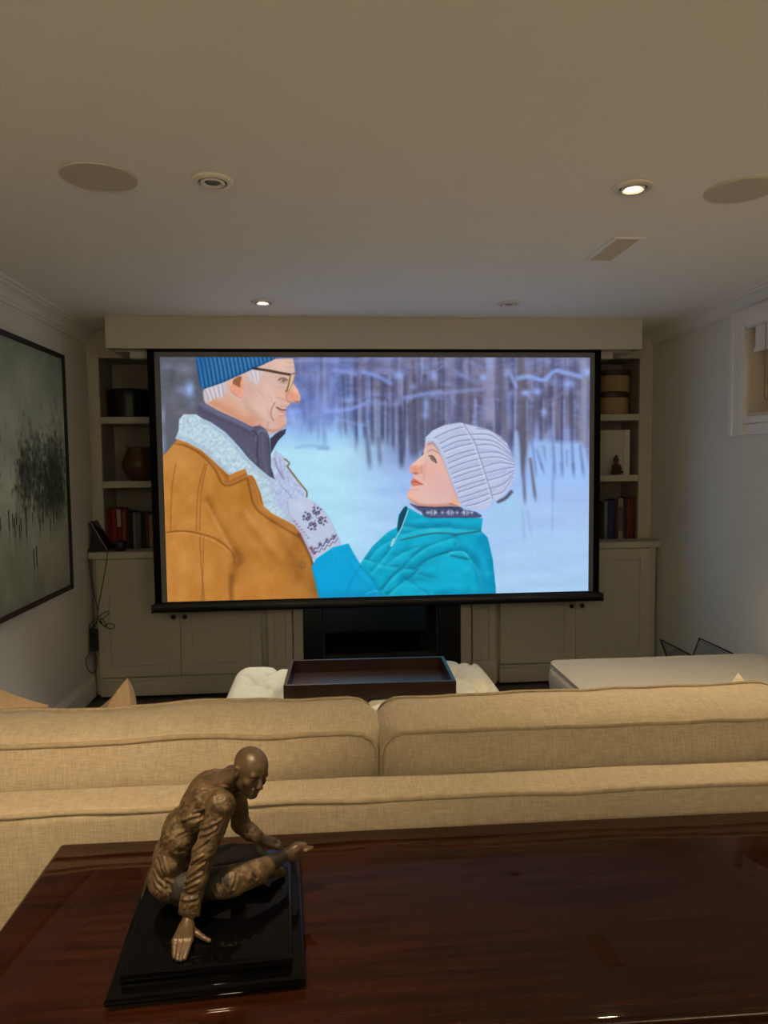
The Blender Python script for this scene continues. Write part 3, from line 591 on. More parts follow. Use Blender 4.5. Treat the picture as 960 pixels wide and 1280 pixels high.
# ---------------------------------------------------------------- the room
floor = B(); box(floor, (XL-.1,YR-.1,-.12), (XR+.1,Y_BACK+.1,-.012)); floor = struct('floor', floor, M_FLOOR)
rows = int((Y_CAB+.03-YR)/.14); pl_mesh = {}
for i in range(rows):
    x = XL; k = 0
    while x < XR-.01:
        L = min([1.5,1.2,1.74][(i+k)%3] if k else [.6,1.3,.95,1.6][i%4], XR-x)
        key = round(L,3)
        if key not in pl_mesh:
            b = B(); box(b, (.0008,.0008,-.012), (L-.0008,.1392,0), .0015); me = bpy.data.meshes.new('plank'); b.to_mesh(me); b.free(); me.materials.append(M_FLOOR); pl_mesh[key] = me
        o = bpy.data.objects.new('plank', pl_mesh[key]); COL.objects.link(o); o.parent = floor; o.location = (x, YR+i*.14, 0)
        x += L; k += 1
b = B(); box(b, (XL-.1,YR-.1,CEIL), (XR+.1,Y_BACK+.1,CEIL+.1)); struct('ceiling', b, M_CEIL)
b = B(); box(b, (XL-.1,YR-.1,0), (XL,Y_BACK+.1,CEIL)); struct('wall_left', b, M_WALL)
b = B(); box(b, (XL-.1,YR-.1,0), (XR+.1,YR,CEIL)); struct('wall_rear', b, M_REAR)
b = B(); box(b, (XL-.1,Y_BACK,0), (XR+.1,Y_BACK+.1,CEIL)); struct('wall_back', b, M_CREAM)
WY0, WY1, WZ0, WZ1, WD = 2.62, 3.640, 1.704, 2.255, .24      # the window in the right wall
b = B()
for lo, hi in [((XR,YR-.1,0),(XR+WD,WY0,CEIL)),((XR,WY1,0),(XR+WD,Y_BACK+.1,CEIL)),((XR,WY0,0),(XR+WD,WY1,WZ0)),((XR,WY0,WZ1),(XR+WD,WY1,CEIL))]: box(b, lo, hi)
struct('wall_right', b, M_WALL)
# window: casing, lining, sash, pane
b = B()
casing = [(0,0),(.022,.004),(.024,.03),(.018,.036),(.018,.105),(.024,.112),(.024,.140),(0,.140)]
extrude_profile(b, [(XR-p, WY1+.118-q) for p,q in casing], 1.604, 2.268, 'Y') if False else None
def casing_v(y_in, sgn):
    A = [(XR-p, y_in+sgn*(.004+q)) for p,q in casing]
    lo = [b.verts.new((x,y,1.604)) for x,y in A]; hi = [b.verts.new((x,y,2.262)) for x,y in A]; n = len(A)
    for i in range(n): b.faces.new((lo[i],lo[(i+1)%n],hi[(i+1)%n],hi[i]))
    b.faces.new(lo[::-1]); b.faces.new(hi)
casing_v(WY1, 1); casing_v(WY0, -1)
box(b, (XR-.021,WY0+.004,1.664), (XR-.0005,WY1-.004,1.702), .003); box(b, (XR-.017,WY0+.002,1.604), (XR-.0005,WY1-.002,1.662), .003)
win = struct('window_1', b, M_TRIM)
b = B(); T = .012
box(b, (XR-.004,WY1-T,WZ0), (XR+WD-.03,WY1-.0005,WZ1)); box(b, (XR-.004,WY0+.0005,WZ0), (XR+WD-.03,WY0+T,WZ1)); box(b, (XR-.004,WY0+T,WZ1-T), (XR+WD-.03,WY1-T,WZ1-.0005)); box(b, (XR-.004,WY0+T,WZ0+.0005), (XR+WD-.03,WY1-T,WZ0+T))
struct('window_reveal', b, M_JAMB, win)
b = B(); x0, x1 = XR+WD-.06, XR+WD-.025
for lo, hi in [((x0,WY0+T,WZ0+T),(x1,WY0+.06,WZ1-T)),((x0,WY1-.06,WZ0+T),(x1,WY1-T,WZ1-T)),((x0,WY0+.06,WZ0+T),(x1,WY1-.06,WZ0+.06)),((x0,WY0+.06,WZ1-.06),(x1,WY1-.06,WZ1-T)),((x0,3.12,WZ0+.06),(x1,3.16,WZ1-.06))]: box(b, lo, hi, .003)
struct('sash', b, M_TRIM, win)
for a, c in ((WY0+.06,3.12),(3.16,WY1-.06)):
    b = B(); box(b, (x0+.014,a,WZ0+.06), (x0+.020,c,WZ1-.06)); struct('pane', b, M_GLASS, win)
# roller blind, drawn up
t = thing('roller_blind', 'white roller blind drawn up at the top of the small basement window', 'blind', (XR-.05,3.18,2.168))
b = B(); n = 14; yA, yB = 2.56, 3.572; prof = []
for k in range(n+1):
    a = PI/2+PI*k/n; prof.append((XR-.045+.032*math.cos(a), 2.207+.055*math.sin(a)))
prof += [(XR-.026,2.152),(XR-.026,2.262)]
A = [b.verts.new((x,yA,z)) for x,z in prof]; C = [b.verts.new((x,yB,z)) for x,z in prof]
for i in range(len(prof)): b.faces.new((A[i],A[(i+1)%len(prof)],C[(i+1)%len(prof)],C[i]))
b.faces.new(A[::-1]); b.faces.new(C); obj('cassette', b, M_TRIM, t, 40)
b = B(); box(b, (XR-.040,2.66,2.045), (XR-.038,3.522,2.175)); obj('blind_cloth', b, M_BLIND, t)
b = B(); box(b, (XR-.045,2.66,2.022), (XR-.033,3.527,2.045), .004, 2); obj('bottom_bar', b, M_TRIM, t)
b = B(); cy = 3.405
sweep(b, [(XR-.05,cy-.016,2.18),(XR-.05,cy-.016,1.80)]+[(XR-.05,cy-.016*math.cos(PI*k/8),1.80-.03*math.sin(PI*k/8)) for k in range(1,8)]+[(XR-.05,cy+.016,1.80),(XR-.05,cy+.016,2.18)], .0022, 6); obj('pull_chain', b, M_TAN, t)

crown = [(0,2.262),(.010,2.262),(.012,2.275),(.022,2.282),(.030,2.300),(.046,2.318),(.062,2.326),(.066,2.334),(.078,2.338),(.084,CEIL),(0,CEIL)]
b = B(); extrude_profile(b, [(XL+u,z) for u,z in crown], YR, Y_FACE-.002); struct('trim_1', b, M_TRIM)
b = B(); extrude_profile(b, [(XR-u,z) for u,z in crown], YR, Y_FACE-.002); struct('trim_2', b, M_TRIM)
bbp = [(0,0),(.018,0),(.018,.105),(.014,.112),(.014,.122),(.008,.134),(.005,.146),(0,.146)]
b = B(); extrude_profile(b, [(XL+u,z) for u,z in bbp], YR, Y_CAB+.02); struct('baseboard_left', b, M_TRIM)
b = B(); extrude_profile(b, [(XR-u,z) for u,z in bbp], YR, Y_CAB-.005); struct('baseboard_right', b, M_TRIM)
# boxed-out soffit that hides the screen's roller, open from below along a slot
b = B(); sx0, sx1, sz = -1.2636, 1.9679, 2.1646
box(b, (sx0,Y_SOF,sz), (sx1,Y_SOF+.02,CEIL), .002); box(b, (sx0,Y_SOF+.02,sz), (sx0+.02,Y_FACE,CEIL)); box(b, (sx1-.02,Y_SOF+.02,sz), (sx1,Y_FACE,CEIL))
box(b, (sx0+.02,Y_SOF+.115,sz), (sx1-.02,Y_FACE,sz+.02)); struct('trim_3', b, M_SOFFIT)

# ---------------------------------------------------------------- built-in wall: bookcases, cabinets, fireplace
def face_board(b, x0, x1, z0, z1, y=Y_FACE, d=.022): box(b, (x0,y,z0), (x1,y+d,z1), .0015)
def bookcase(x0, x1, op0, op1, label):
    t = thing('built_in_bookcase', label, 'bookcase', ((x0+x1)/2,Y_BACK-.01,.935))
    b = B(); face_board(b, x0, op0, .936, CEIL-.001); face_board(b, op1, x1, .936, CEIL-.001); face_board(b, op0, op1, 2.172, CEIL-.001); obj('face_frame', b, M_CREAM, t)
    b = B(); yb = Y_BACK-.002
    box(b, (op0-.018,Y_FACE+.022,.936), (op0,yb,2.19)); box(b, (op1,Y_FACE+.022,.936), (op1+.018,yb,2.19)); box(b, (op0,Y_FACE+.022,2.172), (op1,yb,2.19)); obj('carcass', b, M_CREAM_SHADED, t)
    b = B(); box(b, (op0,yb-.01,.936), (op1,yb,2.172)); obj('back_panel', b, M_CREAM_SHADED, t)
    for z in (1.797, 1.380):
        b = B(); box(b, (op0+.0005,Y_FACE+.006,z-.043), (op1-.0005,yb-.0105,z), .002); obj('shelf', b, M_CREAM, t)
    return t
BL0, BL1, BR0, BR1 = -1.440, -.52, 1.26, 2.150
bookcase(XL+.001, -.45, BL0, BL1, 'cream built-in bookcase above the cabinets left of the screen')
bookcase(1.19, XR-.001, BR0, BR1, 'cream built-in bookcase above the cabinets right of the screen')
def shaker_door(parent, x0, x1, z0, z1, y, knob_x):
    b = B(); s = .072; g = .010
    for lo, hi in [((x0,y-.02,z0),(x0+s,y,z1)),((x1-s,y-.02,z0),(x1,y,z1)),((x0+s,y-.02,z0),(x1-s,y,z0+s)),((x0+s,y-.02,z1-s),(x1-s,y,z1))]: box(b, lo, hi, .0015)
    d = obj('door', b, M_CREAM, parent)
    b = B(); box(b, (x0+s,y-.010,z0+s), (x1-s,y,z1-s)); obj('panel', b, M_CREAM, d)
    b = B(); lathe(b, [(0,0),(.007,0),(.006,.010),(.013,.016),(.016,.024),(.012,.031),(0,.033)], 20)
    mt = Matrix.Translation((knob_x,y-.020,.513)) @ Matrix.Rotation(PI/2,4,'X'); bmesh.ops.transform(b, matrix=mt, verts=b.verts); obj('knob', b, M_KNOB, d, True)
def base_cabinet(x0, x1, doors, label, filler):
    t = thing('base_cabinet', label, 'cabinet', ((x0+x1)/2,Y_BACK-.2,0))
    b = B(); box(b, (x0,Y_CAB+.002,.105), (x1,Y_BACK-.003,.893)); obj('body', b, M_CREAM, t)
    if filler: b = B(); box(b, (filler[0],Y_CAB+.035,.0), (filler[1],Y_BACK-.003,.893)); obj('filler_strip', b, M_CREAM, t)
    b = B(); p = [(Y_CAB+.25,0),(Y_CAB-.014,0),(Y_CAB-.014,.072),(Y_CAB-.010,.078),(Y_CAB-.010,.092),(Y_CAB-.002,.104),(Y_CAB-.020,.108),(Y_CAB-.020,.120),(Y_CAB+.25,.120)]
    p = p[:6]+[(Y_CAB+.25,.104)]; extrude_profile(b, p, x0+.001, x1-.001, 'X'); obj('plinth', b, M_CREAM, t)
    b = B(); box(b, (x0+.001,Y_CAB-.022,.1045), (x1-.001,Y_CAB+.002,.121), .004, 2); obj('plinth_cap', b, M_CREAM, t)
    n = len(doors)
    for k, (a, c) in enumerate(doors): shaker_door(t, a+.0015, c-.0015, .127, .888, Y_CAB, c-.036 if k == 0 else a+.036)
    return t
base_cabinet(-1.461, -.431, [(-1.46,-.947),(-.947,-.432)], 'cream two-door base cabinet left of the fireplace', (XL+.019,-1.4615))
base_cabinet(1.143, XR-.0195, [(1.144,1.661),(1.661,2.180)], 'cream two-door base cabinet right of the fireplace', None)
for x0, x1, side in ((XL+.001,-.452,'left'),(1.1905,XR-.001,'right')):
    b = B(); box(b, (x0,Y_CAB-.028,.894), (x1,Y_FACE-.001,.935), .004, 2); box(b, (x0,Y_FACE-.001,.894), (x1,Y_BACK-.0125,.935))
    tag(obj('counter', b, M_CREAM), 'cream wooden counter shelf on top of the %s base cabinet' % ('left-hand' if side == 'left' else 'right-hand'), 'counter')
# fireplace: pilasters, breast, black stone, firebox
t = thing('fireplace', 'fireplace with cream pilasters and black stone surround below the screen', 'fireplace', (.36,Y_CAB+.2,0))
for a, c, i0, i1 in ((-.431,-.226,-.226,-.163),(.953+.0,1.143,.882,.953)):
    lo, hi = (a+.033,c) if a < 0 else (a,c-.024)
    b = B(); box(b, (a,Y_CAB+.02,0), (c,Y_BACK-.003,1.19)); box(b, (lo,Y_CAB-.035,.0), (hi,Y_CAB+.02,.16), .004); box(b, (lo+.006,Y_CAB-.02,.16), (lo+.05,Y_CAB+.02,1.19), .002); box(b, (hi-.05,Y_CAB-.02,.16), (hi-.006,Y_CAB+.02,1.19), .002); box(b, (lo+.05,Y_CAB-.008,.16), (hi-.05,Y_CAB+.02,1.19)); obj('pilaster', b, M_CREAM, t)
    b = B(); box(b, (i0,Y_CAB-.004,0), (i1,Y_BACK-.003,1.19), .002); obj('inner_trim', b, M_CREAM, t)
b = B(); box(b, (-.449,Y_CAB-.10,1.191), (1.189,Y_FACE-.001,1.24), .006, 2); obj('mantel_shelf', b, M_CREAM, t)
b = B(); box(b, (-.449,Y_FACE-.0,1.241), (1.189,Y_BACK-.003,CEIL-.001)); obj('chimney_breast', b, M_CREAM, t)
for nm, lo, hi in (('stone_slab',(-.163,Y_CAB+.004,0),(-.04,Y_CAB+.06,1.0)),('stone_slab',(.735,Y_CAB+.004,0),(.882,Y_CAB+.06,1.0)),('stone_slab',(-.163,Y_CAB+.004,1.001),(.882,Y_CAB+.06,1.19)),('stone_slab',(-.04,Y_CAB+.004,0),(.735,Y_CAB+.06,.10))):
    b = B(); box(b, lo, hi, .0015); obj(nm, b, M_STONE, t)
b = B()
for lo, hi in [((-.04,Y_CAB+.01,.10),(-.02,Y_CAB+.05,1.0)),((.715,Y_CAB+.01,.10),(.735,Y_CAB+.05,1.0)),((-.02,Y_CAB+.01,.10),(.715,Y_CAB+.05,.222)),((-.02,Y_CAB+.01,.88),(.715,Y_CAB+.05,1.0))]: box(b, lo, hi, .003)
obj('firebox_frame', b, M_FIRE, t)
b = B(); box(b, (-.02,Y_CAB+.03,.222), (.715,Y_CAB+.034,.88)); obj('glass_door', b, M_FIREGLASS, t)
b = B(); yb = Y_BACK-.02
box(b, (-.06,Y_CAB+.06,.19), (-.02,yb,.92)); box(b, (.715,Y_CAB+.06,.19), (.755,yb,.92)); box(b, (-.02,Y_CAB+.06,.19), (.715,yb,.212)); box(b, (-.02,Y_CAB+.06,.9), (.715,yb,.92)); box(b, (-.06,yb,.19), (.755,yb+.012,.92)); obj('firebox', b, M_FIRE, t)
bk = B(); box(bk, (-.088,-.012,-.03), (.088,.0,.03), .003); bm_brick = bpy.data.meshes.new('brick'); bk.to_mesh(bm_brick); bk.free(); bm_brick.materials.append(M_BRICK)
for i in range(10):
    for k in range(4 if i%2 == 0 else 3):
        o = bpy.data.objects.new('brick', bm_brick); COL.objects.link(o); o.parent = t
        o.location = Vector((-.02+.092+k*.184+(.092 if i%2 else 0), yb-.0005, .246+i*.066))-t.location
for k, (x, y, z, a, L) in enumerate([(.22,4.86,.245,.12,.44),(.47,4.87,.245,-.2,.40),(.34,4.84,.312,.35,.42)]):
    b = B(); d = Vector((math.cos(a),math.sin(a)*.4,0)); pts = [Vector((x,y,z))+d*(L*(q/8-.5))+Vector((0,0,.006*math.sin(q*2.1+k))) for q in range(9)]
    sweep(b, pts, [.034+.004*math.sin(q*1.7+k) for q in range(9)], 10); obj('log', b, M_LOG, t, True)

# ---------------------------------------------------------------- projection screen
scr = thing('projection_screen', 'large pull-down projection screen showing a couple in a snowy wood', 'projection screen', (.343,Y_SCR,.585))
b = B(); box(b, (-1.156,Y_SOF+.108,2.122), (1.824,Y_SOF+.19,2.1635), .004, 2); obj('screen_case', b, M_CASE, scr)
b = B(); box(b, (-1.040,Y_SCR,.640), (1.722,Y_SCR+.0015,2.20)); obj('screen_border', b, M_SCRBLACK, scr)
b = B(); box(b, (-.998,Y_SCR-.0012,.652), (1.681,Y_SCR-.0002,2.150)); obj('screen_cloth', b, M_SCRGREY, scr)
b = B(); pts = [(-1.048,Y_SCR,.620),(1.738,Y_SCR,.620)]
prof = [(Y_SCR+.016*math.cos(2*PI*k/12), .618+.030*math.sin(2*PI*k/12)) for k in range(12)]; extrude_profile(b, prof, -1.045, 1.730, 'X'); obj('bottom_bar', b, M_BAR, scr, 40)
for a, c in ((-1.060,-1.046),(1.731,1.747)):
    b = B(); box(b, (a,Y_SCR-.02,.588), (c,Y_SCR+.02,.640), .006, 2); obj('end_cap', b, M_BAR, scr)
def picture_mesh(name, R, P, W_, H_, m, parent):
    """P(u, v) -> (world point, picture x, picture y) as arrays, u to the right and v upward, 0..1."""
    u, v = np.meshgrid(np.linspace(0,1,W_), np.linspace(0,1,H_)); u, v = u.ravel(), v.ravel()
    co, px, py = P(u, v)
    x = np.clip((px-R.x0)*R.k, 0, R.w-1.001); y = np.clip((py-R.y0)*R.k, 0, R.h-1.001)
    i, j = x.astype(int), y.astype(int); fx, fy = (x-i)[:,None], (y-j)[:,None]
    a = R.a; c = (a[j,i]*(1-fx)+a[j,i+1]*fx)*(1-fy)+(a[j+1,i]*(1-fx)+a[j+1,i+1]*fx)*fy
    c = np.clip(c/255,0,1); c = np.where(c <= .04045, c/12.92, ((c+.055)/1.055)**2.4)
    me = bpy.data.meshes.new(name); n = W_*H_; q = (W_-1)*(H_-1)
    me.vertices.add(n); me.vertices.foreach_set('co', co.astype(np.float32).ravel())
    k = (np.arange(H_-1)[:,None]*W_+np.arange(W_-1)[None,:]).ravel()
    loops = np.stack([k,k+1,k+1+W_,k+W_],1).astype(np.int32).ravel()
    me.loops.add(q*4); me.loops.foreach_set('vertex_index', loops); me.polygons.add(q); me.polygons.foreach_set('loop_start', np.arange(0,q*4,4,dtype=np.int32))
    at_ = me.color_attributes.new('picture','FLOAT_COLOR','POINT'); rgba = np.ones((n,4),np.float32); rgba[:,:3] = c; at_.data.foreach_set('color', rgba.ravel())
    me.update(); me.validate(); return link(name, me, m, parent)
def project(co):
    d = co-np.array(CAM); f = d@np.array(CF); return 480+FOCAL*(d@np.array(CR))/f, 640-FOCAL*(d@np.array(CU))/f
PX0, PX1, PZ0, PZ1 = -.9656, 1.6509, .6553, 2.1195
def on_screen(u, v):
    co = np.stack([PX0+(PX1-PX0)*u, np.full_like(u, Y_SCR-.0016), PZ0+(PZ1-PZ0)*v], 1); x, y = project(co); return co, x, y
o = picture_mesh('projected_picture', paint_couple(), on_screen, 760, 427, attr_material('projected_light', SCREEN_GAIN), scr)
tag(o, 'projected film still of a man in a brown coat and a woman in a turquoise jacket')

# ---------------------------------------------------------------- on the ceiling
def downlight(x, y, lit, label):
    t = thing('ceiling_downlight', label, 'downlight', (x,y,CEIL-.002), group='recessed lamps in the ceiling')
    b = B(); lathe(b, [(.064,-.0005),(.064,-.005),(.060,-.009),(.046,-.010),(.043,-.006),(.043,-.0005)], 40, (x,y,CEIL)); obj('trim_ring', b, M_RING, t, 40)
    b = B(); lathe(b, [(0,-.0006),(.043,-.0006),(.043,-.003),(0,-.003)], 40, (x,y,CEIL)); obj('recess', b, M_DARK, t)
    b = B(); lathe(b, [(.037,-.004),(.037,-.011),(.033,-.013),(.024,-.008),(.024,-.004)], 36, (x,y,CEIL)); obj('gimbal_ring', b, M_RING, t, 40)
    b = B(); lathe(b, [(.023,-.0035),(.022,-.008),(.012,-.0065),(0,-.006)], 28, (x,y,CEIL)); obj('bulb', b, M_BULB if lit else M_DARK, t, True)
names = {0:'unlit recessed downlight beside the left ceiling speaker',1:'glowing recessed downlight beside the right ceiling speaker',2:'glowing recessed downlight just before the soffit, on the left',3:'unlit recessed downlight just before the soffit, on the right',
         4:'glowing recessed downlight above the console table',5:'unlit recessed downlight in front of the sofa back, right',6:'unlit recessed downlight at the rear of the room, left',7:'unlit recessed downlight at the rear of the room, right'}
for k, (x, y, lit) in enumerate(LAMP_ROWS): downlight(x, y, lit, names[k])
for x, y, lb in ((-.670,2.285,'round flush ceiling speaker near the left wall'),(1.365,2.282,'round flush ceiling speaker near the right wall')):
    t = thing('ceiling_speaker', lb, 'speaker', (x,y,CEIL-.002), group='ceiling speakers')
    b = B(); lathe(b, [(.112,-.0005),(.112,-.004),(.108,-.006),(.105,-.005),(.105,-.0005)], 56, (x,y,CEIL)); obj('rim', b, M_GRILLE, t, 40)
    b = B(); lathe(b, [(0,-.0008),(.105,-.0008),(.105,-.0045),(.06,-.0055),(0,-.006)], 56, (x,y,CEIL)); obj('grille', b, M_GRILLE, t, 40)
t = thing('ceiling_vent', 'beige slatted air vent in the ceiling before the screen', 'vent', (1.205,2.925,CEIL-.002))
b = B()
for lo, hi in [((1.140,2.76,CEIL-.007),(1.158,3.09,CEIL-.0005)),((1.252,2.76,CEIL-.007),(1.270,3.09,CEIL-.0005)),((1.158,2.76,CEIL-.007),(1.252,2.778,CEIL-.0005)),((1.158,3.072,CEIL-.007),(1.252,3.09,CEIL-.0005))]: box(b, lo, hi, .002)
obj('vent_frame', b, M_CEIL, t)
b = B(); box(b, (1.158,2.778,CEIL-.0015), (1.252,3.072,CEIL-.0005)); obj('duct', b, M_VENT, t)
sl = B(); mt = Matrix.Rotation(.25,4,'Y'); box(sl, (-.0036,-.146,-.0009), (.0042,.146,.0009), mat=mt); slm = bpy.data.meshes.new('slat'); sl.to_mesh(slm); sl.free(); slm.materials.append(M_VENT)
for k in range(11):
    o = bpy.data.objects.new('slat', slm); COL.objects.link(o); o.parent = t; o.location = Vector((1.163+k*.0084,2.925,CEIL-.0048))-t.location
# ---------------------------------------------------------------- painting on the left wall
def paint_mist():
    R = Raster(0, 0, 170, 134, 3.)                                        # centimetres, x along the wall towards the screen, y downward
    X, Y = R.X, R.Y
    g = np.stack([np.interp(Y,[0,40,80,100,134],c) for c in ((148,172,182,164,130),(161,185,194,174,137),(149,173,180,158,122))],-1)
    R.a = g.astype(np.float32)+(R.noise(30,18,1)*12+R.noise(8,14,2)*7+R.noise(2,6,3)*4)[...,None]
    rg = np.random.RandomState(5)
    for cx, cy, rx, ry, n in ((157,62,12,32,700),(143,68,10,26,420),(124,60,18,20,520),(112,66,10,16,220),(140,80,26,9,380),(60,58,24,20,400),(44,64,10,22,200)):
        for k in range(n):
            x, y = rg.normal(cx,rx*.5), rg.normal(cy,ry*.5); d = rg.rand(); dense = np.clip(1.1-abs(y-68)/34,.25,1)
            c = (46,56,44) if d < .68 else ((86,98,80) if d < .86 else (150,160,146))
            if d < .5: R.blob(x, y, rg.uniform(.5,1.8), rg.uniform(.5,2.2), c, rg.uniform(.25,.75)*dense)
            else: R.line([(x,y),(x+rg.uniform(-.8,.8),y+rg.uniform(2,7))], c, rg.uniform(.3,1.1), 1.1, rg.uniform(.2,.6)*dense)
    for cx, cy, rx, ry, o in ((150,70,14,16,.38),(122,66,12,10,.25),(160,82,7,9,.4)): R.blob(cx,cy,rx,ry,(56,66,54),o)
    for k in range(60):
        x = rg.uniform(100,158); R.line([(x,rg.uniform(66,84)),(x+rg.uniform(-.5,.5),rg.uniform(86,94))], (70,80,66), rg.uniform(.3,1), 1, rg.uniform(.15,.45))
    for x, y, h in ((123,105,10),(119.5,106,10),(104,92,6),(112,84,8),(129,90,6),(143,92,6),(93,84,9),(97,86,6),(99,88,9),(101,86,5),(120,87,4),(133,88,5),(148,89,5),(112,93,5),(106,90,5),(152,88,4),(70,90,8),(76,94,8),(50,88,6),(42,92,9),(84,87,5)):
        R.line([(x,y),(x,y+h*.5),(x+.2,y+h)], (40,46,40), 1.1, .8, .9); R.line([(x,y+h),(x+.1,y+h*1.8)], (84,94,84), .8, 1.2, .5)
    R.a += (R.noise(1.2,1.2,9)*3)[...,None]
    return R
PY0, PY1, PZA, PZB = 2.50, 4.245, .771, 2.112
t = thing('painting', 'misty grey green painting of trees and tiny figures in a black frame', 'painting', (XL+.02,(PY0+PY1)/2,PZA))
x0, x1, f = XL+.006, XL+.045, .026
for nm, lo, hi in (('frame_bar',(x0,PY0,PZA),(x1,PY0+f,PZB)),('frame_bar',(x0,PY1-f,PZA),(x1,PY1,PZB)),('frame_bar',(x0,PY0+f,PZA),(x1,PY1-f,PZA+f)),('frame_bar',(x0,PY0+f,PZB-f),(x1,PY1-f,PZB))):
    b = B(); box(b, lo, hi, .002); obj(nm, b, M_FRAME, t)
def on_canvas(u, v):
    y = PY0+f+(PY1-PY0-2*f)*u; z = PZA+f+(PZB-PZA-2*f)*v
    return np.stack([np.full_like(u,XL+.034), y, z],1), u*169, (1-v)*133
b = B(); box(b, (XL+.001,PY0+.2,PZA+.2), (XL+.033,PY1-.2,PZB-.2)); obj('stretcher', b, M_FRAME, t)
picture_mesh('canvas', paint_mist(), on_canvas, 420, 330, attr_material('painted_canvas', 0), t)

# ---------------------------------------------------------------- things on the shelves
def book(x, w, h, d, z, col, label, group, lean=0., y=4.80, band=None):
    m = material('book_cloth', tuple(.7*q for q in rgb(*col)), .7, var=.15, scale=30)
    t = thing('book', label, 'book', (x+w/2,y,z), group=group)
    b = B(); g = .002
    box(b, (x+.0004,y,z), (x+g,y+d,z+h)); box(b, (x+w-g,y,z), (x+w-.0004,y+d,z+h))
    n = 6; pr = [(x+w/2+(w/2-.0004)*math.cos(PI+PI*k/n), y-.006*math.sin(PI*k/n)) for k in range(n+1)]+[(x+w-.0004,y+.002),(x+.0004,y+.002)]
    A = [b.verts.new((p,q,z)) for p,q in pr]; C = [b.verts.new((p,q,z+h)) for p,q in pr]
    for i in range(len(pr)): b.faces.new((A[i],A[(i+1)%len(pr)],C[(i+1)%len(pr)],C[i]))
    b.faces.new(A[::-1]); b.faces.new(C)
    if lean: bmesh.ops.rotate(b, cent=(x,y,z), matrix=Matrix.Rotation(lean,3,'Y'), verts=b.verts)
    obj('cover', b, m, t)
    b = B(); box(b, (x+g,y+.003,z+.003), (x+w-g,y+d-.004,z+h-.003))
    if lean: bmesh.ops.rotate(b, cent=(x,y,z), matrix=Matrix.Rotation(lean,3,'Y'), verts=b.verts)
    obj('pages', b, M_PAPER, t)
    if band:
        b = B(); box(b, (x+.002,y-.0075,z+h*band[0]), (x+w-.002,y-.002,z+h*band[1]), .001); obj('spine_label', b, material('spine_paper', tuple(.55*q for q in rgb(*band[2])), .7), t)
def row(px, z, y, specs, group):
    """specs: (pixel left, pixel right, pixel top, colour, label, band)"""
    for i, (a, c, top, col, lb, band) in enumerate(specs):
        x0 = at(a, px, 'Y', y-.006).x; x1 = at(c, px, 'Y', y-.006).x; h = at(a, top, 'Y', y-.006).z-z
        book(x0, x1-x0-.0008, h, .15+.03*((i*7)%3)/2, z+.0004, col, lb, group, 0, y, band)
G1, G2 = 'books on the left counter', 'books on the right counter'
row(662, .935, 4.80, [(133.5,138.5,637,(120,22,30),'tall dark red book at the left end of the left row',None),(138.5,146,635,(150,26,38),'thick bright red book, second in the left row',None),(146,152,636,(140,30,40),'red book with a white upper spine in the left row',(.55,.98,(196,190,184))),
    (152,158,638,(150,70,72),'pinkish red book beside the white-spined one',None),(158,161.5,640,(96,30,30),'thin maroon book between the pink and black books',None),(161.5,166,640,(22,20,22),'slim black book beside the maroon one in the left row',None),(166,170.5,641,(150,148,142),'slim grey book after the black one in the left row',None),(170.5,176,641,(120,116,110),'darker grey book beside the slim grey one',None),
    (176,182,642,(20,19,20),'wide black book towards the right of the left row',None),(182,186,641,(120,84,60),'thin tan book beside the wide black one',None),(186,192,643,(178,166,150),'cream book nearest the screen in the left row',None),(192,198,640,(70,70,84),'slate book half behind the left screen edge',None)], G1)
row(648, .935, 4.80, [(747,751,626,(26,24,30),'black book nearest the screen in the right row',None),(751,755.5,628,(44,48,62),'charcoal blue book, second beside the screen',None),(755.5,760,627,(150,148,150),'thin light grey book in the right row',None),(760,768.5,627,(38,52,104),'thick blue book in the right row',None),
    (768.5,773,625,(74,34,36),'dark maroon book beside the blue one',None),(773,779.5,623,(170,168,152),'pale grey-green book in the right row',(.2,.8,(120,120,110))),(779.5,784,623,(28,34,46),'navy book between the pale one and the reds',None),(784,788.6,624,(128,40,46),'red book after the navy one',None),(788.6,791.4,622,(140,46,52),'brighter red slim book near the right end',None),(791.4,794,622,(92,28,30),'dark red book at the right end of the right row',None)], G2)
# left: black drum box, amber pot, dark small bowl before the books
t = thing('drum_box', 'black leather drum box on the top shelf of the left bookcase', 'box', (-1.289,4.90,1.797)); c = (-1.289,4.902,1.7975)
b = B(); lathe(b, [(0,0),(.128,0),(.132,.004),(.132,.150),(0,.150)], 48, c); obj('box_body', b, M_BLUEBLK, t, 40)
b = B(); lathe(b, [(.1325,.128),(.137,.128),(.137,.178),(.133,.184),(0,.186)], 48, c); obj('box_lid', b, M_BLUEBLK, t, 40)
b = B(); box(b, (c[0]-.004,c[1]-.139,c[2]+.004), (c[0]+.004,c[1]-.132,c[2]+.180), .001); obj('seam_strip', b, material('seam', (.03,.03,.045), .3), t)
c = (-1.232,4.885,1.3805)
b = B(); lathe(b, [(0,0),(.060,0),(.066,.004),(.085,.03),(.113,.078),(.118,.105),(.108,.145),(.086,.190),(.080,.212),(.085,.222),(.080,.224),(.074,.212),(.080,.19),(.10,.145),(.11,.105),(.08,.03),(0,.012)], 48, c)
tag(obj('pot', b, M_POT, None, True), 'rounded amber brown pot on the middle shelf left of the screen', 'pot')
b = B(); c = at(150, 682, 'Y', 4.68); c = (c.x,4.68,.9355); lathe(b, [(0,0),(.030,0),(.034,.004),(.040,.030),(.046,.060),(.042,.062),(.036,.03),(.03,.008),(0,.006)], 32, c)
tag(obj('bowl', b, M_KNOB, None, True), 'small black bowl in front of the red books on the left counter', 'bowl')
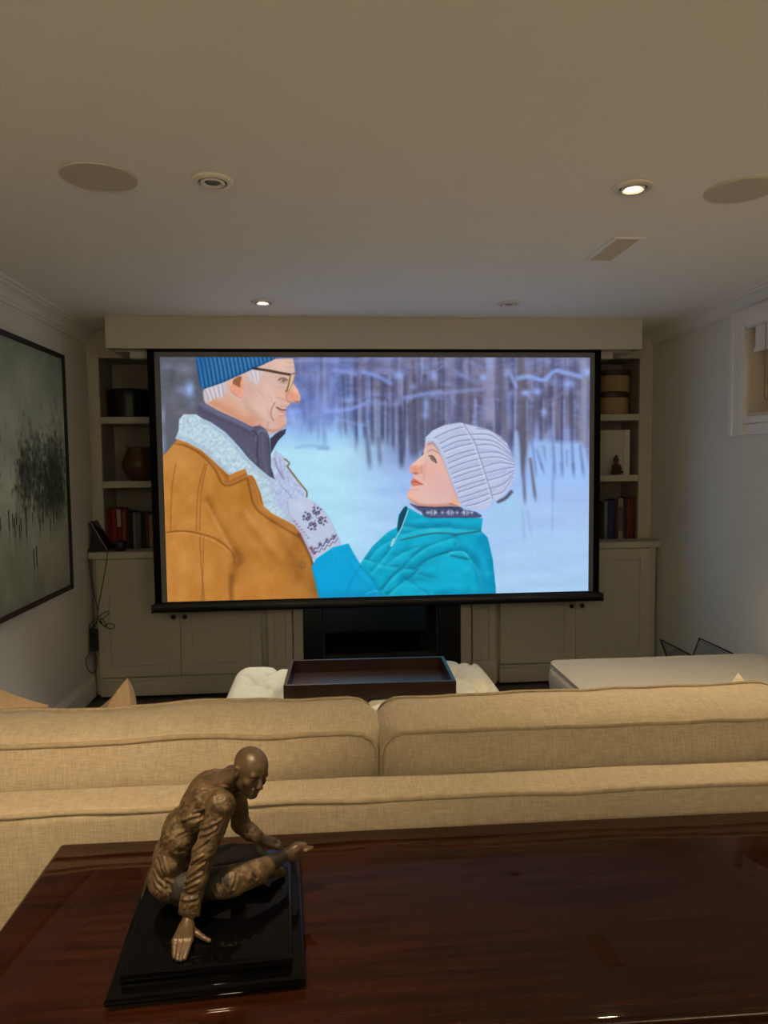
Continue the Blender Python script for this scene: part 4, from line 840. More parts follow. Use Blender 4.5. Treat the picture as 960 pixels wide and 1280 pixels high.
# smart display leaning on its wedge, seen from the side
t = thing('smart_display', 'black wedge-shaped display seen edge-on at the end of the left counter', 'display', (XL+.08,4.68,.935))
yA, yB = 4.635, 4.745; P0, P1, P2 = at(112.5,653,'Y',yA), at(134.5,688,'Y',yA), at(111,689,'Y',yA); zb = .9355
def wedge(b, pts, y0, y1):
    A = [b.verts.new((x,y0,z)) for x,z in pts]; C = [b.verts.new((x,y1,z)) for x,z in pts]; n = len(pts)
    for i in range(n): b.faces.new((A[i],A[(i+1)%n],C[(i+1)%n],C[i]))
    b.faces.new(A[::-1]); b.faces.new(C)
d = Vector((P1.x-P0.x,0,zb-P0.z)).normalized(); nrm = Vector((d.z,0,-d.x)); nrm = nrm if nrm.x > 0 else -nrm
q = lambda a, o: (P0.x+d.x*a+nrm.x*o, P0.z+d.z*a+nrm.z*o); L = (zb-P0.z)/d.z
b = B(); wedge(b, [q(0,0),q(.0,-.012),q(L-.012,-.012),q(L-.001,-.001)], yA, yB); obj('display_back', b, M_CABLE, t)
b = B(); wedge(b, [q(0,.0005),q(L-.004,.0005),q(L-.008,.006),q(0,.006)], yA+.0, yB); obj('bezel', b, M_SILVER, t)
b = B(); wedge(b, [q(0,.0065),q(L-.009,.0065),q(L-.014,.014),q(0,.014)], yA+.0, yB); obj('display_glass', b, M_BLACK, t)
b = B(); wedge(b, [q(.055,-.0125),(P2.x+.006,zb+.02),(P2.x+.006,zb),q(L-.013,-.0125)], yA+.01, yB-.01); obj('stand', b, M_CABLE, t)
# right: hat boxes, white album, carved figurine
def hatbox(z, cx, r, h, label):
    t = thing('hat_box', label, 'box', (cx,4.90,z), group='round hat boxes'); c = (cx,4.90,z)
    b = B(); lathe(b, [(0,0),(r-.003,0),(r,.003),(r,h-.026),(0,h-.026)], 48, c); obj('box_body', b, M_TAN, t, 40)
    b = B(); lathe(b, [(r+.0005,h-.040),(r+.006,h-.040),(r+.006,h-.004),(r+.002,h),(0,h)], 48, c); obj('box_lid', b, M_LID, t, 40)
hatbox(1.7975, 2.003, .124, .155, 'lower tan hat box with dark lid on the top right shelf')
hatbox(1.9530, 2.009, .124, .150, 'upper tan hat box with dark lid on the top right shelf')
t = thing('album', 'large white album standing upright on the middle shelf right of the screen', 'book', (1.98,4.88,1.38))
mt = Matrix.Translation((2.078,4.835,1.3805)) @ Matrix.Rotation(-.22,4,'Z')
b = B(); box(b, (-.25,-.0,0), (0,.006,.312), .002, 1, mt); box(b, (-.25,.046,0), (0,.052,.312), .002, 1, mt); obj('cover', b, M_WHITE, t)
b = B(); box(b, (-.246,.0062,.004), (-.006,.0458,.308), 0, 1, mt); obj('pages', b, M_PAPER, t)
mt2 = Matrix.Translation((2.0785,4.8345,1.3805)) @ Matrix.Rotation(.12,4,'Z'); b = B(); box(b, (.0008,-.002,0), (.046,.004,.312), .002, 1, mt2); obj('spine', b, material('spine_white', (.66,.63,.57), .6), t)
cx, cy = 2.006, 4.79; c = (cx,cy,1.3805)
t = thing('figurine', 'small carved brown figurine before the white album', 'figurine', c)
b = B(); lathe(b, [(0,0),(.030,0),(.032,.010),(.028,.014),(0,.014)], 24, c); obj('foot', b, M_CARVED, t, 40)
b = B(); lathe(b, [(0,.0142),(.026,.0145),(.031,.026),(.027,.044),(.020,.062),(.016,.074),(.010,.082),(0,.082)], 24, c); 
for s in (-1,1): sweep(b, catmull([(cx+s*.017,cy-.004,1.3805+.072),(cx+s*.030,cy-.010,1.3805+.050),(cx+s*.016,cy-.026,1.3805+.036),(cx,cy-.028,1.3805+.034)]), .0065, 8); sweep(b, catmull([(cx+s*.01,cy-.008,1.3805+.024),(cx+s*.036,cy-.016,1.3805+.022),(cx,cy-.030,1.3805+.020)]), .009, 8)
obj('figure', b, M_CARVED, t, True)
b = B(); lathe(b, [(0,.0822),(.010,.083),(.017,.094),(.018,.106),(.014,.118),(.008,.124),(.009,.130),(.005,.137),(0,.138)], 24, c); obj('head', b, M_CARVED, t, True)
# cables, adapter and socket in the corner
yc = 4.575
def cable_pts(*p): return catmull([at(u,v,'Y',yc+o) for u,v,o in p], 8)
t = thing('power_cable', 'black cable hanging tangled from the left counter beside the wall', 'cable', at(122,775,'Y',yc))
for k, p in enumerate([[(110.5,687,.055),(110,690,.020),(111,705,.012),(116,735,.005),(121.5,760,0),(122,772,0)],[(135,687,.055),(134.5,690,.020),(132,710,.012),(126,742,.005),(122.5,760,0),(122,772,0)],
    [(122,772,0),(127,768,-.01),(134,764,-.012),(136,767,-.01),(130,772,-.006),(125,775,0),(128,780,-.01),(132,784,-.012),(140,786,-.014),(143,782,-.012),(137,779,-.01),(130,782,-.006),(126,776,0)],
    [(122,772,0),(118,776,.004),(113,780,.004),(112,786,.002),(116,784,0),(121,776,.0)],[(122,772,0),(121,778,0),(119,783,-.002),(118,785,-.004)],
    [(114,815.5,-.004),(110,819,-.09),(107.5,826,-.12),(110,837,-.12),(115.5,841,-.10),(120.5,835,-.06),(121,824,-.03),(119,815.5,-.004)],
    [(122,772,0),(129,775,-.012),(133,783,-.014),(127,780,-.006),(122,774,0)]]):
    b = B(); sweep(b, cable_pts(*p), .0026, 6); obj('cord', b, M_CABLE, t, True)
t = thing('power_adapter', 'black power adapters plugged in under the left counter', 'adapter', at(117,812,'Y',yc))
for u0, v0, u1, v1, o in ((112.5,786,121,799,.012),(113,800,122.5,814,-.002)):
    p, r = at(u0,v1,'Y',yc+o), at(u1,v0,'Y',yc+o); b = B(); box(b, (p.x,yc+o-.014,p.z), (r.x,yc+o+.016,r.z), .005, 2); obj('adapter_block', b, M_CABLE, t)
t = thing('wall_socket', 'pale wall socket plate low on the left wall by the cabinet', 'socket', (XL+.002,4.585,.30))
b = B(); box(b, (XL+.0005,4.535,.305), (XL+.006,4.615,.425), .002, 2); obj('socket_plate', b, M_PLATE, t)
for z in (.340,.392): b = B(); box(b, (XL+.006,4.557,z-.014), (XL+.008,4.593,z+.014), .001); obj('receptacle', b, M_PLATE, t)

# ---------------------------------------------------------------- unseen uplighters added behind the camera as warm fill
for x, y, w in FILL_LAMPS:
    t = thing('fill_lamp', 'unseen black uplighter added for warm fill in the rear %s of the room' % ('corner by the painting wall' if x < 0 else 'corner by the window wall'), 'lamp', (x,y,0))
    b = B(); lathe(b, [(0,.0005),(.14,.0005),(.14,.012),(.03,.022),(.012,.03),(0,.03)], 32, (x,y,0)); obj('foot', b, M_RACK, t, 40)
    b = B(); lathe(b, [(0,.0305),(.011,.0305),(.011,1.70),(0,1.70)], 16, (x,y,0)); obj('pole', b, M_RACK, t, 40)
    b = B(); lathe(b, [(0,1.701),(.03,1.701),(.10,1.745),(.15,1.82),(.145,1.822),(.095,1.755),(.03,1.715),(0,1.712)], 32, (x,y,0)); obj('lamp_shade', b, M_RING, t, 40)
    b = B(); lathe(b, [(0,1.7125),(.012,1.7125),(.014,1.75),(0,1.76)], 16, (x,y,0)); obj('bulb', b, M_RING, t, True)
# ---------------------------------------------------------------- upholstery helper
def cushion_mesh(bm, w, h, t, bulge, mat, r=.06, side=.012, N=30, rings=9, warp=None, ear=0.):
    """Boxed cushion lying in x (w), z (h), y (thickness t from 0), centred in x and z; returns the two seam loops."""
    def perim():
        P = []
        for k in range(4*N):
            q, s = divmod(k, N); f = s/N*2-1
            x, z = [(f,-1),(1,f),(-f,1),(-1,-f)][q]
            P.append((x,z))
        out = []
        for x, z in P:
            X, Z = x*w/2, z*h/2; ax, az = w/2-r, h/2-r
            if abs(X) > ax and abs(Z) > az and not ear:
                dx, dz = abs(X)-ax, abs(Z)-az; m = max(dx,dz); L = math.hypot(dx,dz) or 1
                X = math.copysign(ax+dx/L*m, X); Z = math.copysign(az+dz/L*m, Z)
            if ear:
                X *= 1-ear*(1-z*z)*(abs(x) > .999 or 0)-ear*.0; Z *= 1-ear*(1-x*x)*(abs(z) > .999 or 0)
            out.append((X,Z))
        return out
    P = perim(); n = len(P); W = warp or (lambda v: v)
    def ring(s, y): return [bm.verts.new(mat @ W(Vector((X*s, y, Z*s)))) for X,Z in P]
    ss = [math.sin(PI/2*k/rings) for k in range(1,rings+1)]
    seq = []; cr = bm.verts.new(mat @ W(Vector((0,-bulge,0))))
    for s in ss: seq.append(ring(s, -bulge*(1-s**3.2)))
    loop0 = [v.co.copy() for v in seq[-1]]
    if t > 0:
        for k in (1,2,3): f = k/4; seq.append(ring(1+side/max(min(w,h)/2,.01)*math.sin(PI*f), t*f))
        seq.append(ring(1, t)); loop1 = [v.co.copy() for v in seq[-1]]
        back = ss[-2::-1]
    else: loop1 = loop0; back = ss[-2::-1]
    for s in back: seq.append(ring(s, t+bulge*(1-s**3.2)))
    cf = bm.verts.new(mat @ W(Vector((0,t+bulge,0))))
    for k in range(n): bm.faces.new((cr, seq[0][k], seq[0][(k+1)%n])); bm.faces.new((cf, seq[-1][(k+1)%n], seq[-1][k]))
    for a, b in zip(seq, seq[1:]):
        for k in range(n): bm.faces.new((a[k],b[k],b[(k+1)%n],a[(k+1)%n]))
    return loop0, loop1
def wob(seed, amp, f=3., fine=0.):
    def W(v):
        n = mnoise.noise_vector(v*f+Vector((seed*7.3,seed*3.1,seed*1.7))); m = mnoise.noise_vector(v*f*3.1+Vector((seed*2.3,9,seed)))
        return v+Vector((n.x*amp*.3,n.y*amp,n.z*amp))+m*fine
    return W

# ---------------------------------------------------------------- console table
RT = Matrix.Translation((-.512,1.352,0)) @ Matrix.Rotation(-.0105,4,'Z') @ Matrix.Translation((.512,-1.352,0))
TX0, TX1, TY0, TY1, TZ = -.512, 1.50, .842, 1.352, .76
t = thing('console_table', 'glossy dark mahogany console table behind the sofa', 'table', (.5,1.09,0))
b = B(); box(b, (TX0,TY0,TZ-.034), (TX1,TY1,TZ), .009, 4, RT); obj('tabletop', b, M_TABLE, t, 40)
b = B(); box(b, (TX0+.04,TY0+.04,TZ-.13), (TX1-.04,TY1-.04,TZ-.0345), .002, 1, RT); obj('apron', b, M_TABLE, t)
for x in (TX0+.035,TX1-.095):
    for y in (TY0+.035,TY1-.095): b = B(); box(b, (x,y,0.0005), (x+.06,y+.06,TZ-.0345), .004, 1, RT); obj('leg', b, M_TABLE, t)

# ---------------------------------------------------------------- sofa
t = thing('sofa', 'long beige linen sofa seen from behind, with loose back cushions', 'sofa', (.55,1.9,0)); SX0, SX1 = -1.45, 2.21
b = B(); box(b, (SX0,1.382,.07), (SX1,1.502,.804), .022, 4, RT); 
sofa_frame = obj('back_frame', b, M_LINEN, t, 50)
b = B(); pts = [RT @ Vector((SX0+.01+(SX1-SX0-.02)*k/80, 1.386+.0015*math.sin(k*1.3), .8005+.0015*math.sin(k*.7)+.0016*math.sin(k*.23+1))) for k in range(81)]; sweep(b, pts, .0052, 8); obj('piping', b, M_PIPE, t, True)
b = B(); box(b, (SX0+.16,1.504,.07), (SX1-.12,2.30,.28), .02, 3, RT); obj('seat_base', b, M_LINEN, t, 50)
for a, c in ((SX0,SX0+.158),(SX1-.118,SX1)): b = B(); box(b, (a,1.504,.07), (c,2.30,.63), .03, 4, RT); obj('arm', b, M_LINEN, t, 50)
for x in (SX0+.05,SX1-.11,.5):
    for y in (1.42,2.20): b = B(); box(b, (x,y,.0005), (x+.06,y+.06,.07), .004); obj('leg', b, M_TRAY, t)
edges = [SX0+.163,.106,1.130,SX1-.123]
for k in range(3):
    a, c = edges[k]+.003, edges[k+1]-.003; w = c-a
    b = B(); mt = RT @ Matrix.Translation((a+w/2,1.90,.285)) @ Matrix.Rotation(PI/2,4,'X'); l0, l1 = cushion_mesh(b, w, .78, -.0, .0, mt) if False else cushion_mesh(b, w, .76, .165, .012, RT @ Matrix.Translation((a+w/2,1.905,.45)) @ Matrix.Rotation(-PI/2,4,'X'), warp=wob(k+11,.004))
    obj('seat_cushion', b, M_LINEN, t, True)
    lean = math.radians(8.5); H = .43; mt = RT @ Matrix.Translation((a+w/2,1.530,.882)) @ Matrix.Rotation(lean,4,'X') @ Matrix.Translation((0,0,-H/2))
    wp = wob(k*5+2,.0085,3.5,.0036); b = B(); l0, l1 = cushion_mesh(b, w-.004, H, .165, .040, mt, .055, .010, 46, 11, wp); bc = obj('back_cushion', b, M_LINEN, t, True)
    for lp in (l0,l1): b = B(); sweep(b, lp, .0055, 8, True); obj('piping', b, M_PIPE, bc, True)

# ---------------------------------------------------------------- chaise, ottoman, tray, cushions
t = thing('chaise', 'pale linen chaise end standing before the sofa on the right', 'chaise', (1.65,2.88,0)); a, c, y0, y1 = 1.098, 2.20, 2.325, 3.43
b = B(); box(b, (a+.012,y0,.07), (c,y1-.012,.30), .02, 3); obj('chaise_base', b, M_GREY, t, 50)
for x in (a+.06,c-.11):
    for y in (y0+.05,y1-.12): b = B(); box(b, (x,y,.0005), (x+.05,y+.05,.07), .004); obj('leg', b, M_TRAY, t)
b = B(); l0, l1 = cushion_mesh(b, c-a, y1-y0, .165, .020, Matrix.Translation(((a+c)/2,(y0+y1)/2,.478)) @ Matrix.Rotation(-PI/2,4,'X'), .05, .010, 40, 11, wob(31,.003)); ch = obj('chaise_cushion', b, M_GREY, t, True)
b = B(); sweep(b, l0, .005, 8, True); obj('piping', b, M_GREY, ch, True)

t = thing('ottoman', 'cream button-tufted ottoman in front of the fireplace', 'ottoman', (.157,3.25,0)); ox0, ox1, oy0, oy1, oz = -.478, .800, 2.86, 3.66, .452
buttons = []; sp = .235; sy = .205
for i in range(-1,6):
    for k in range(-1,5):
        x = ox0+.13+i*sp*.0+ (i+.5*(k%2))*sp; y = oy0+.09+k*sy
        if ox0+.07 < x < ox1-.07 and oy0+.06 < y < oy1-.06: buttons.append((x,y))
nx, ny = 150, 96; gx = ox0+(ox1-ox0)*np.linspace(0,1,nx); gy = oy0+(oy1-oy0)*np.linspace(0,1,ny); GX, GY = np.meshgrid(gx,gy)
ex = np.minimum(GX-ox0,ox1-GX); ey = np.minimum(GY-oy0,oy1-GY); rr = .085
def roll(e): q = np.clip(1-e/rr,0,1); return rr*(1-np.sqrt(np.clip(1-q*q,0,1)))
Z = oz-np.minimum(roll(ex)*.9+roll(ey)*.9, .12)+.010*np.clip(np.minimum(ex,ey)/.3,0,1)
for x, y in buttons:
    d = np.hypot(GX-x,GY-y); Z -= .038*np.exp(-(d/.052)**2)+.012*np.exp(-(d/.014)**2)
    for sxn in (-1,1):
        for syn in (-1,1):
            L = math.hypot(sp/2,sy); ux, uy = sxn*sp/2/L, syn*sy/L; tt = (GX-x)*ux+(GY-y)*uy; pd = np.abs(-(GX-x)*uy+(GY-y)*ux)
            Z -= .015*np.exp(-(pd/.014)**2)*((tt > 0)&(tt < L/2+.02))
V = np.stack([GX,GY,Z],-1).reshape(-1,3).tolist(); F = [(j*nx+i,j*nx+i+1,(j+1)*nx+i+1,(j+1)*nx+i) for j in range(ny-1) for i in range(nx-1)]
rim = [i for i in range(nx)]+[j*nx+nx-1 for j in range(1,ny)]+[(ny-1)*nx+i for i in range(nx-2,-1,-1)]+[j*nx for j in range(ny-2,0,-1)]
base = len(V)
for q in rim: V.append((V[q][0],V[q][1],.34))
n = len(rim)
for k in range(n): F.append((rim[k],base+k,base+(k+1)%n,rim[(k+1)%n]))
F.append(tuple(base+k for k in range(n)))
me = grid_mesh('ottoman_top', V, F); me.shade_smooth(); link('tufted_top', me, M_OTTO, t)
for x, y in buttons:
    z = float(Z[np.abs(gy-y).argmin(), np.abs(gx-x).argmin()]); b = B(); lathe(b, [(0,0),(.013,.0),(.014,.003),(.010,.008),(0,.0095)], 14, (x,y,z-.002)); obj('button', b, M_OTTO, t, True)
b = B(); box(b, (ox0+.004,oy0+.004,.12), (ox1-.004,oy1-.004,.339), .012, 3); obj('ottoman_side', b, M_OTTO, t, 50)
for x in (ox0+.05,ox1-.10):
    for y in (oy0+.05,oy1-.10): b = B(); box(b, (x,y,.0005), (x+.05,y+.05,.12), .004); obj('leg', b, M_TRAY, t)

RY = Matrix.Translation((.183,3.2,.4655)) @ Matrix.Rotation(-.030,4,'Z')
t = thing('tray', 'dark wooden serving tray lying on the cream ottoman', 'tray', (.183,3.2,.4655)); w, d, h, th = .372, .200, .068, .016
b = B(); box(b, (-w+.002,-d+.002,0), (w-.002,d-.002,.012), .001, 1, RY); obj('tray_base', b, M_TRAY, t)
for lo, hi in (((-w,-d,.0),(w,-d+th,h)),((-w,d-th,0),(w,d,h)),((-w,-d+th,0),(-w+th,d-th,h)),((w-th,-d+th,0),(w,d-th,h))): b = B(); box(b, lo, hi, .002, 2, RY); obj('tray_side', b, M_TRAY, t)

def pillow(corner, roll_, lean, yaw, size, m, name, label, sgn, ear=.15):
    """Square scatter cushion whose upper corner on side sgn lies at the given point."""
    rot = Matrix.Rotation(yaw,4,'Z') @ Matrix.Rotation(lean,4,'X') @ Matrix.Rotation(roll_,4,'Y')
    off = rot @ Vector((sgn*size/2,0,size/2)); mt = Matrix.Translation(Vector(corner)-off) @ rot
    b = B(); l0, l1 = cushion_mesh(b, size, size, 0., .060, mt, .02, 0, 24, 12, wob(size*10+yaw*3,.005), ear=ear)
    o = obj(name, b, m, None, True); tag(o, label, 'cushion')
    return o
p = at(160,848,'Y',1.93); pillow(p, -.56, -.12, -.70, .30, M_PILLOW, 'throw_pillow', 'tan throw pillow with a pointed corner above the sofa back, by the left cabinets', 1)
p = at(-50,838,'Y',1.95); pillow(p, .36, -.14, -.10, .26, M_PILLOW, 'throw_pillow', 'tan throw pillow barely showing above the sofa back by the left wall', -1, .07)
p = at(921,840,'Y',1.93); pillow(p, -.80, -.10, .05, .28, M_PILLOW2, 'throw_pillow', 'cream throw pillow tip peeping over the sofa back before the chaise', 1, .06)

# ---------------------------------------------------------------- glass magazine rack by the right wall
t = thing('magazine_rack', 'v-shaped magazine rack of smoked glass and black metal behind the chaise', 'magazine rack', (2.08,3.80,0))
ya, yb2 = 3.62, 4.0; zt, zm = .42, .105; xl, xr, xm = 1.958, 2.197, 2.078
for x0_, x1_ in ((xl,xr),(xr,xl)):
    for y in (ya,yb2):
        p0 = Vector((x0_,y,zt)); pm = Vector((xm,y+(.006 if x0_ == xl else -.006),zm)); p1 = pm+(pm-p0)*(zm-.005)/(zt-zm)
        b = B(); sweep(b, [p0,pm,p1], .006, 8); obj('leg', b, M_RACK, t, True)
    b = B(); sweep(b, [(x0_,ya-.006,zt),(x0_,yb2+.006,zt)], .0045, 8); obj('rail', b, M_RACK, t, True)
    sg = 1 if x0_ == xl else -1; b = B()
    A = [b.verts.new((x0_+sg*.010+q[0]*sg, y, q[1])) for y in (ya+.01,yb2-.01) for q in ((0,zt-.006),(.006,zt-.006),((xm-xl)-.010,zm+.02),((xm-xl)-.016,zm+.02))]
    for f in ((0,1,2,3),(7,6,5,4),(0,4,5,1),(1,5,6,2),(2,6,7,3),(3,7,4,0)): b.faces.new([A[q] for q in f])
    obj('glass_side', b, M_SMOKE, t)
# ---------------------------------------------------------------- bronze of a seated man
class Field:
    """Signed distance on a grid; shapes are blended in softly, then skinned by surface nets."""
    def __init__(s, lo, hi, h):
        s.lo, s.h = np.array(lo), h; s.n = np.ceil((np.array(hi)-s.lo)/h).astype(int)+1; s.D = np.full(s.n, .03, np.float32)
    def sub(s, lo, hi):
        a = np.maximum(np.floor((np.array(lo)-s.lo)/s.h).astype(int),0); b = np.minimum(np.ceil((np.array(hi)-s.lo)/s.h).astype(int)+1, s.n)
        sl = tuple(slice(i,max(i,j)) for i,j in zip(a,b)); ax = [s.lo[i]+s.h*np.arange(sl[i].start,sl[i].stop) for i in range(3)]
        return sl, np.stack(np.meshgrid(*ax, indexing='ij'),-1).astype(np.float32)
    def put(s, sl, d, k):
        o = s.D[sl]
        if k > 0: q = np.clip(.5+.5*(o-d)/k,0,1); s.D[sl] = o*(1-q)+d*q-k*q*(1-q)
        else: s.D[sl] = np.minimum(o,d)
    def cut(s, sl, d, k): q = np.clip(.5-.5*(s.D[sl]+d)/k,0,1); s.D[sl] = s.D[sl]*(1-q)-d*q+k*q*(1-q)
    def cone(s, a, b, ra, rb, k=.003, cut=False):
        a, b = np.array(a,np.float32), np.array(b,np.float32); m = max(ra,rb)+k+.004
        sl, P = s.sub(np.minimum(a,b)-m, np.maximum(a,b)+m); d = b-a; t = np.clip(((P-a)@d)/max(d@d,1e-12),0,1)
        D = np.linalg.norm(P-a-t[...,None]*d, axis=-1)-(ra+(rb-ra)*t); (s.cut if cut else s.put)(sl, D, k)
    def chain(s, pts, k=.003):
        for (p, r), (q, w) in zip(pts, pts[1:]): s.cone(p, q, r, w, k)
    def ball(s, c, r, axes=None, k=.003, cut=False):
        c = np.array(c,np.float32); r = np.array(r if hasattr(r,'__len__') else (r,r,r),np.float32); m = r.max()+k+.004
        sl, P = s.sub(c-m, c+m); q = P-c
        if axes is not None: q = q@np.array(axes,np.float32).T
        k0 = np.linalg.norm(q/r,axis=-1); k1 = np.linalg.norm(q/(r*r),axis=-1); D = k0*(k0-1)/np.maximum(k1,1e-9); (s.cut if cut else s.put)(sl, D, k)
    def mesh(s, name, smooth=1):
        D = s.D; I = D < 0; nx, ny, nz = D.shape; c = np.zeros((nx-1,ny-1,nz-1),bool); al = np.ones_like(c); cor = [(i,j,k) for i in (0,1) for j in (0,1) for k in (0,1)]
        g = lambda A,i,j,k: A[i:nx-1+i, j:ny-1+j, k:nz-1+k]
        for q in cor: c |= g(I,*q); al &= g(I,*q)
        act = np.argwhere(c & ~al); idx = -np.ones(c.shape,np.int64); idx[tuple(act.T)] = np.arange(len(act))
        acc = np.zeros((len(act),3)); cnt = np.zeros(len(act))
        for a in cor:
            for ax in range(3):
                if a[ax]: continue
                b = list(a); b[ax] = 1
                da = D[tuple((act+a).T)]; db = D[tuple((act+b).T)]; m = (da < 0) != (db < 0); t = np.where(m, da/np.where(m,da-db,1), 0)
                p = np.array(a,float)[None]+np.zeros((len(act),3)); p[:,ax] += t; acc[m] += p[m]; cnt[m] += 1
        V = s.lo+s.h*(act+acc/np.maximum(cnt,1)[:,None]); Q = []
        for ax in range(3):
            o = [0,1,2]; o.remove(ax); u, v = o
            sh = [slice(1,-1)]*3; sh[ax] = slice(0,-1); sh2 = list(sh); sh2[ax] = slice(1,None)
            A, Bq = I[tuple(sh)], I[tuple(sh2)]; e = np.argwhere(A != Bq); flip = A[tuple(e.T)]
            off = np.array([1,1,1]); off[ax] = 0; e = e+off
            def cell(du,dv): q = e.copy(); q[:,u] -= du; q[:,v] -= dv; return idx[tuple(q.T)]
            f = np.stack([cell(1,1),cell(0,1),cell(0,0),cell(1,0)],1); 
            fl = flip if ax != 1 else ~flip; f[~fl] = f[~fl][:,::-1]; Q.append(f)
        Q = np.concatenate(Q); Q = Q[(Q >= 0).all(1)]
        for _ in range(smooth):
            S = np.zeros_like(V); n = np.zeros(len(V))
            for a in range(4):
                np.add.at(S, Q[:,a], V[Q[:,(a+1)%4]]); np.add.at(n, Q[:,a], 1)
                np.add.at(S, Q[:,a], V[Q[:,(a+3)%4]]); np.add.at(n, Q[:,a], 1)
            V = V*.5+S/np.maximum(n,1)[:,None]*.5
        return V, Q
def np_mesh(name, V, Q):
    me = bpy.data.meshes.new(name); me.vertices.add(len(V)); me.vertices.foreach_set('co', V.astype(np.float32).ravel()); me.loops.add(len(Q)*4); me.loops.foreach_set('vertex_index', Q.astype(np.int32).ravel())
    me.polygons.add(len(Q)); me.polygons.foreach_set('loop_start', np.arange(0,len(Q)*4,4,dtype=np.int32)); me.update(); me.validate(); me.shade_smooth(); return me
def crease(V, Q, lines, grain=0., seed=0):
    """Folds modelled where they show on the bronze: (pixel polyline, width, height); plus an uneven surface."""
    bv = BVHTree.FromPolygons([Vector(v) for v in V], Q.tolist()); N = np.zeros_like(V); P = V[Q]; fn = np.cross(P[:,2]-P[:,0], P[:,3]-P[:,1])
    for a in range(4): np.add.at(N, Q[:,a], fn)
    N /= np.maximum(np.linalg.norm(N,axis=1),1e-12)[:,None]; off = np.zeros(len(V))
    for pl, w, hgt in lines:
        pp = []
        for (u0,v0),(u1,v1) in zip(pl,pl[1:]):
            for k in range(7):
                u, v = u0+(u1-u0)*k/7, v0+(v1-v0)*k/7; d = (CF+CR*((u-480)/FOCAL)-CU*((v-640)/FOCAL)).normalized(); hit = bv.ray_cast(CAM, d)[0]
                if hit is not None: pp.append(np.array(hit))
        if len(pp) < 2: continue
        pp = np.array(pp); m = ((V > pp.min(0)-.02)&(V < pp.max(0)+.02)).all(1); ids = np.where(m)[0]; X = V[ids]; D = np.full(len(ids),1.)
        for a, c in zip(pp,pp[1:]):
            e = c-a; L = e@e
            if L < 1e-12 or L > 4e-4: continue
            t = np.clip((X-a)@e/L,0,1); D = np.minimum(D, np.linalg.norm(X-a-t[:,None]*e,axis=1))
        w *= 1.15; off[ids] += .78*hgt*(np.exp(-(D/w)**2)-.45*np.exp(-((D-2.*w)/(w*.9))**2))
    if grain:
        for i, v in enumerate(V): off[i] += grain*(mnoise.noise(Vector(v)*95+Vector((seed,0,0)))+.6*mnoise.noise(Vector(v)*230+Vector((seed,5,0))))
    return V+N*off[:,None]

RB = Matrix.Translation((-.178,1.078,.76)) @ Matrix.Rotation(.0576,4,'Z')
t = thing('sculpture', 'small bronze seated man leaning on one hand, on a black plinth', 'sculpture', (-.178,1.078,.76), .0576)
b = B(); hw, hd = .131, .160
def tier(b, hw, hd, prof):
    """Moulded rectangular block: prof is (inset, z) from bottom to top."""
    rings = [[b.verts.new(RB @ Vector((sx*(hw-i),sy*(hd-i),z))) for sx,sy in ((-1,-1),(1,-1),(1,1),(-1,1))] for i,z in prof]
    for a, c in zip(rings,rings[1:]):
        for k in range(4): b.faces.new((a[k],a[(k+1)%4],c[(k+1)%4],c[k]))
    b.faces.new(rings[0][::-1]); b.faces.new(rings[-1])
rnd = lambda r, z0, z1, n=5: [(r*(1-math.sin(PI*k/n)), z0+(z1-z0)*(1-math.cos(PI*k/n))/2) for k in range(n+1)]
tier(b, hw, hd, [(.005,.0003),(.005,.005)]+[(i,z) for i,z in rnd(.004,.005,.0175)]+[(.010,.0185)]); obj('plinth', b, M_BLACK, t, 35)
b = B(); tier(b, hw-.0165, hd-.0165, [(.002,.0187),(.002,.022)]+[(i,z) for i,z in rnd(.0045,.022,.0365)]+[(.007,.0372)]); obj('plinth_top', b, M_BLACK, t, 35)
ZB = .76+.0372
FLO, FHI, FH = (-.305,.925,ZB-.004), (-.015,1.215,1.04), .00135
# landmarks
SR, SL, NECK = (-.163,1.045,.967), (-.157,1.150,.962), (-.168,1.098,.981)
ELB, WR = (-.187,1.027,.905), (-.2085,1.012,.8195)
ELL, WL = (-.152,1.178,.868), (-.116,1.166,.846)
body = Field(FLO, FHI, FH)
# trunk and limbs under the clothes, so that the body is one piece
body.chain([((-.243,1.09,.838),.030),((-.240,1.09,.885),.026),((-.203,1.096,.945),.028),((-.180,1.098,.966),.022),((-.160,1.096,.983),.0135),((-.140,1.090,.992),.0130)], .008)
body.chain([(SR,.014),(ELB,.0105),(WR,.0078)]); body.chain([((-.19,1.09,.96),.02),(SR,.014)]); body.chain([((-.19,1.1,.96),.02),(SL,.014)]); body.chain([(SL,.013),(ELL,.0105),(WL,.0075)])
KR, AR = (-.118,1.068,.846), (-.070,1.127,.842); KL, AL = (-.128,1.150,.826), (-.100,1.122,.822)
body.chain([((-.235,1.065,.832),.020),(KR,.0125),(AR,.0085)]); body.chain([((-.235,1.115,.832),.020),(KL,.014),(AL,.008)])
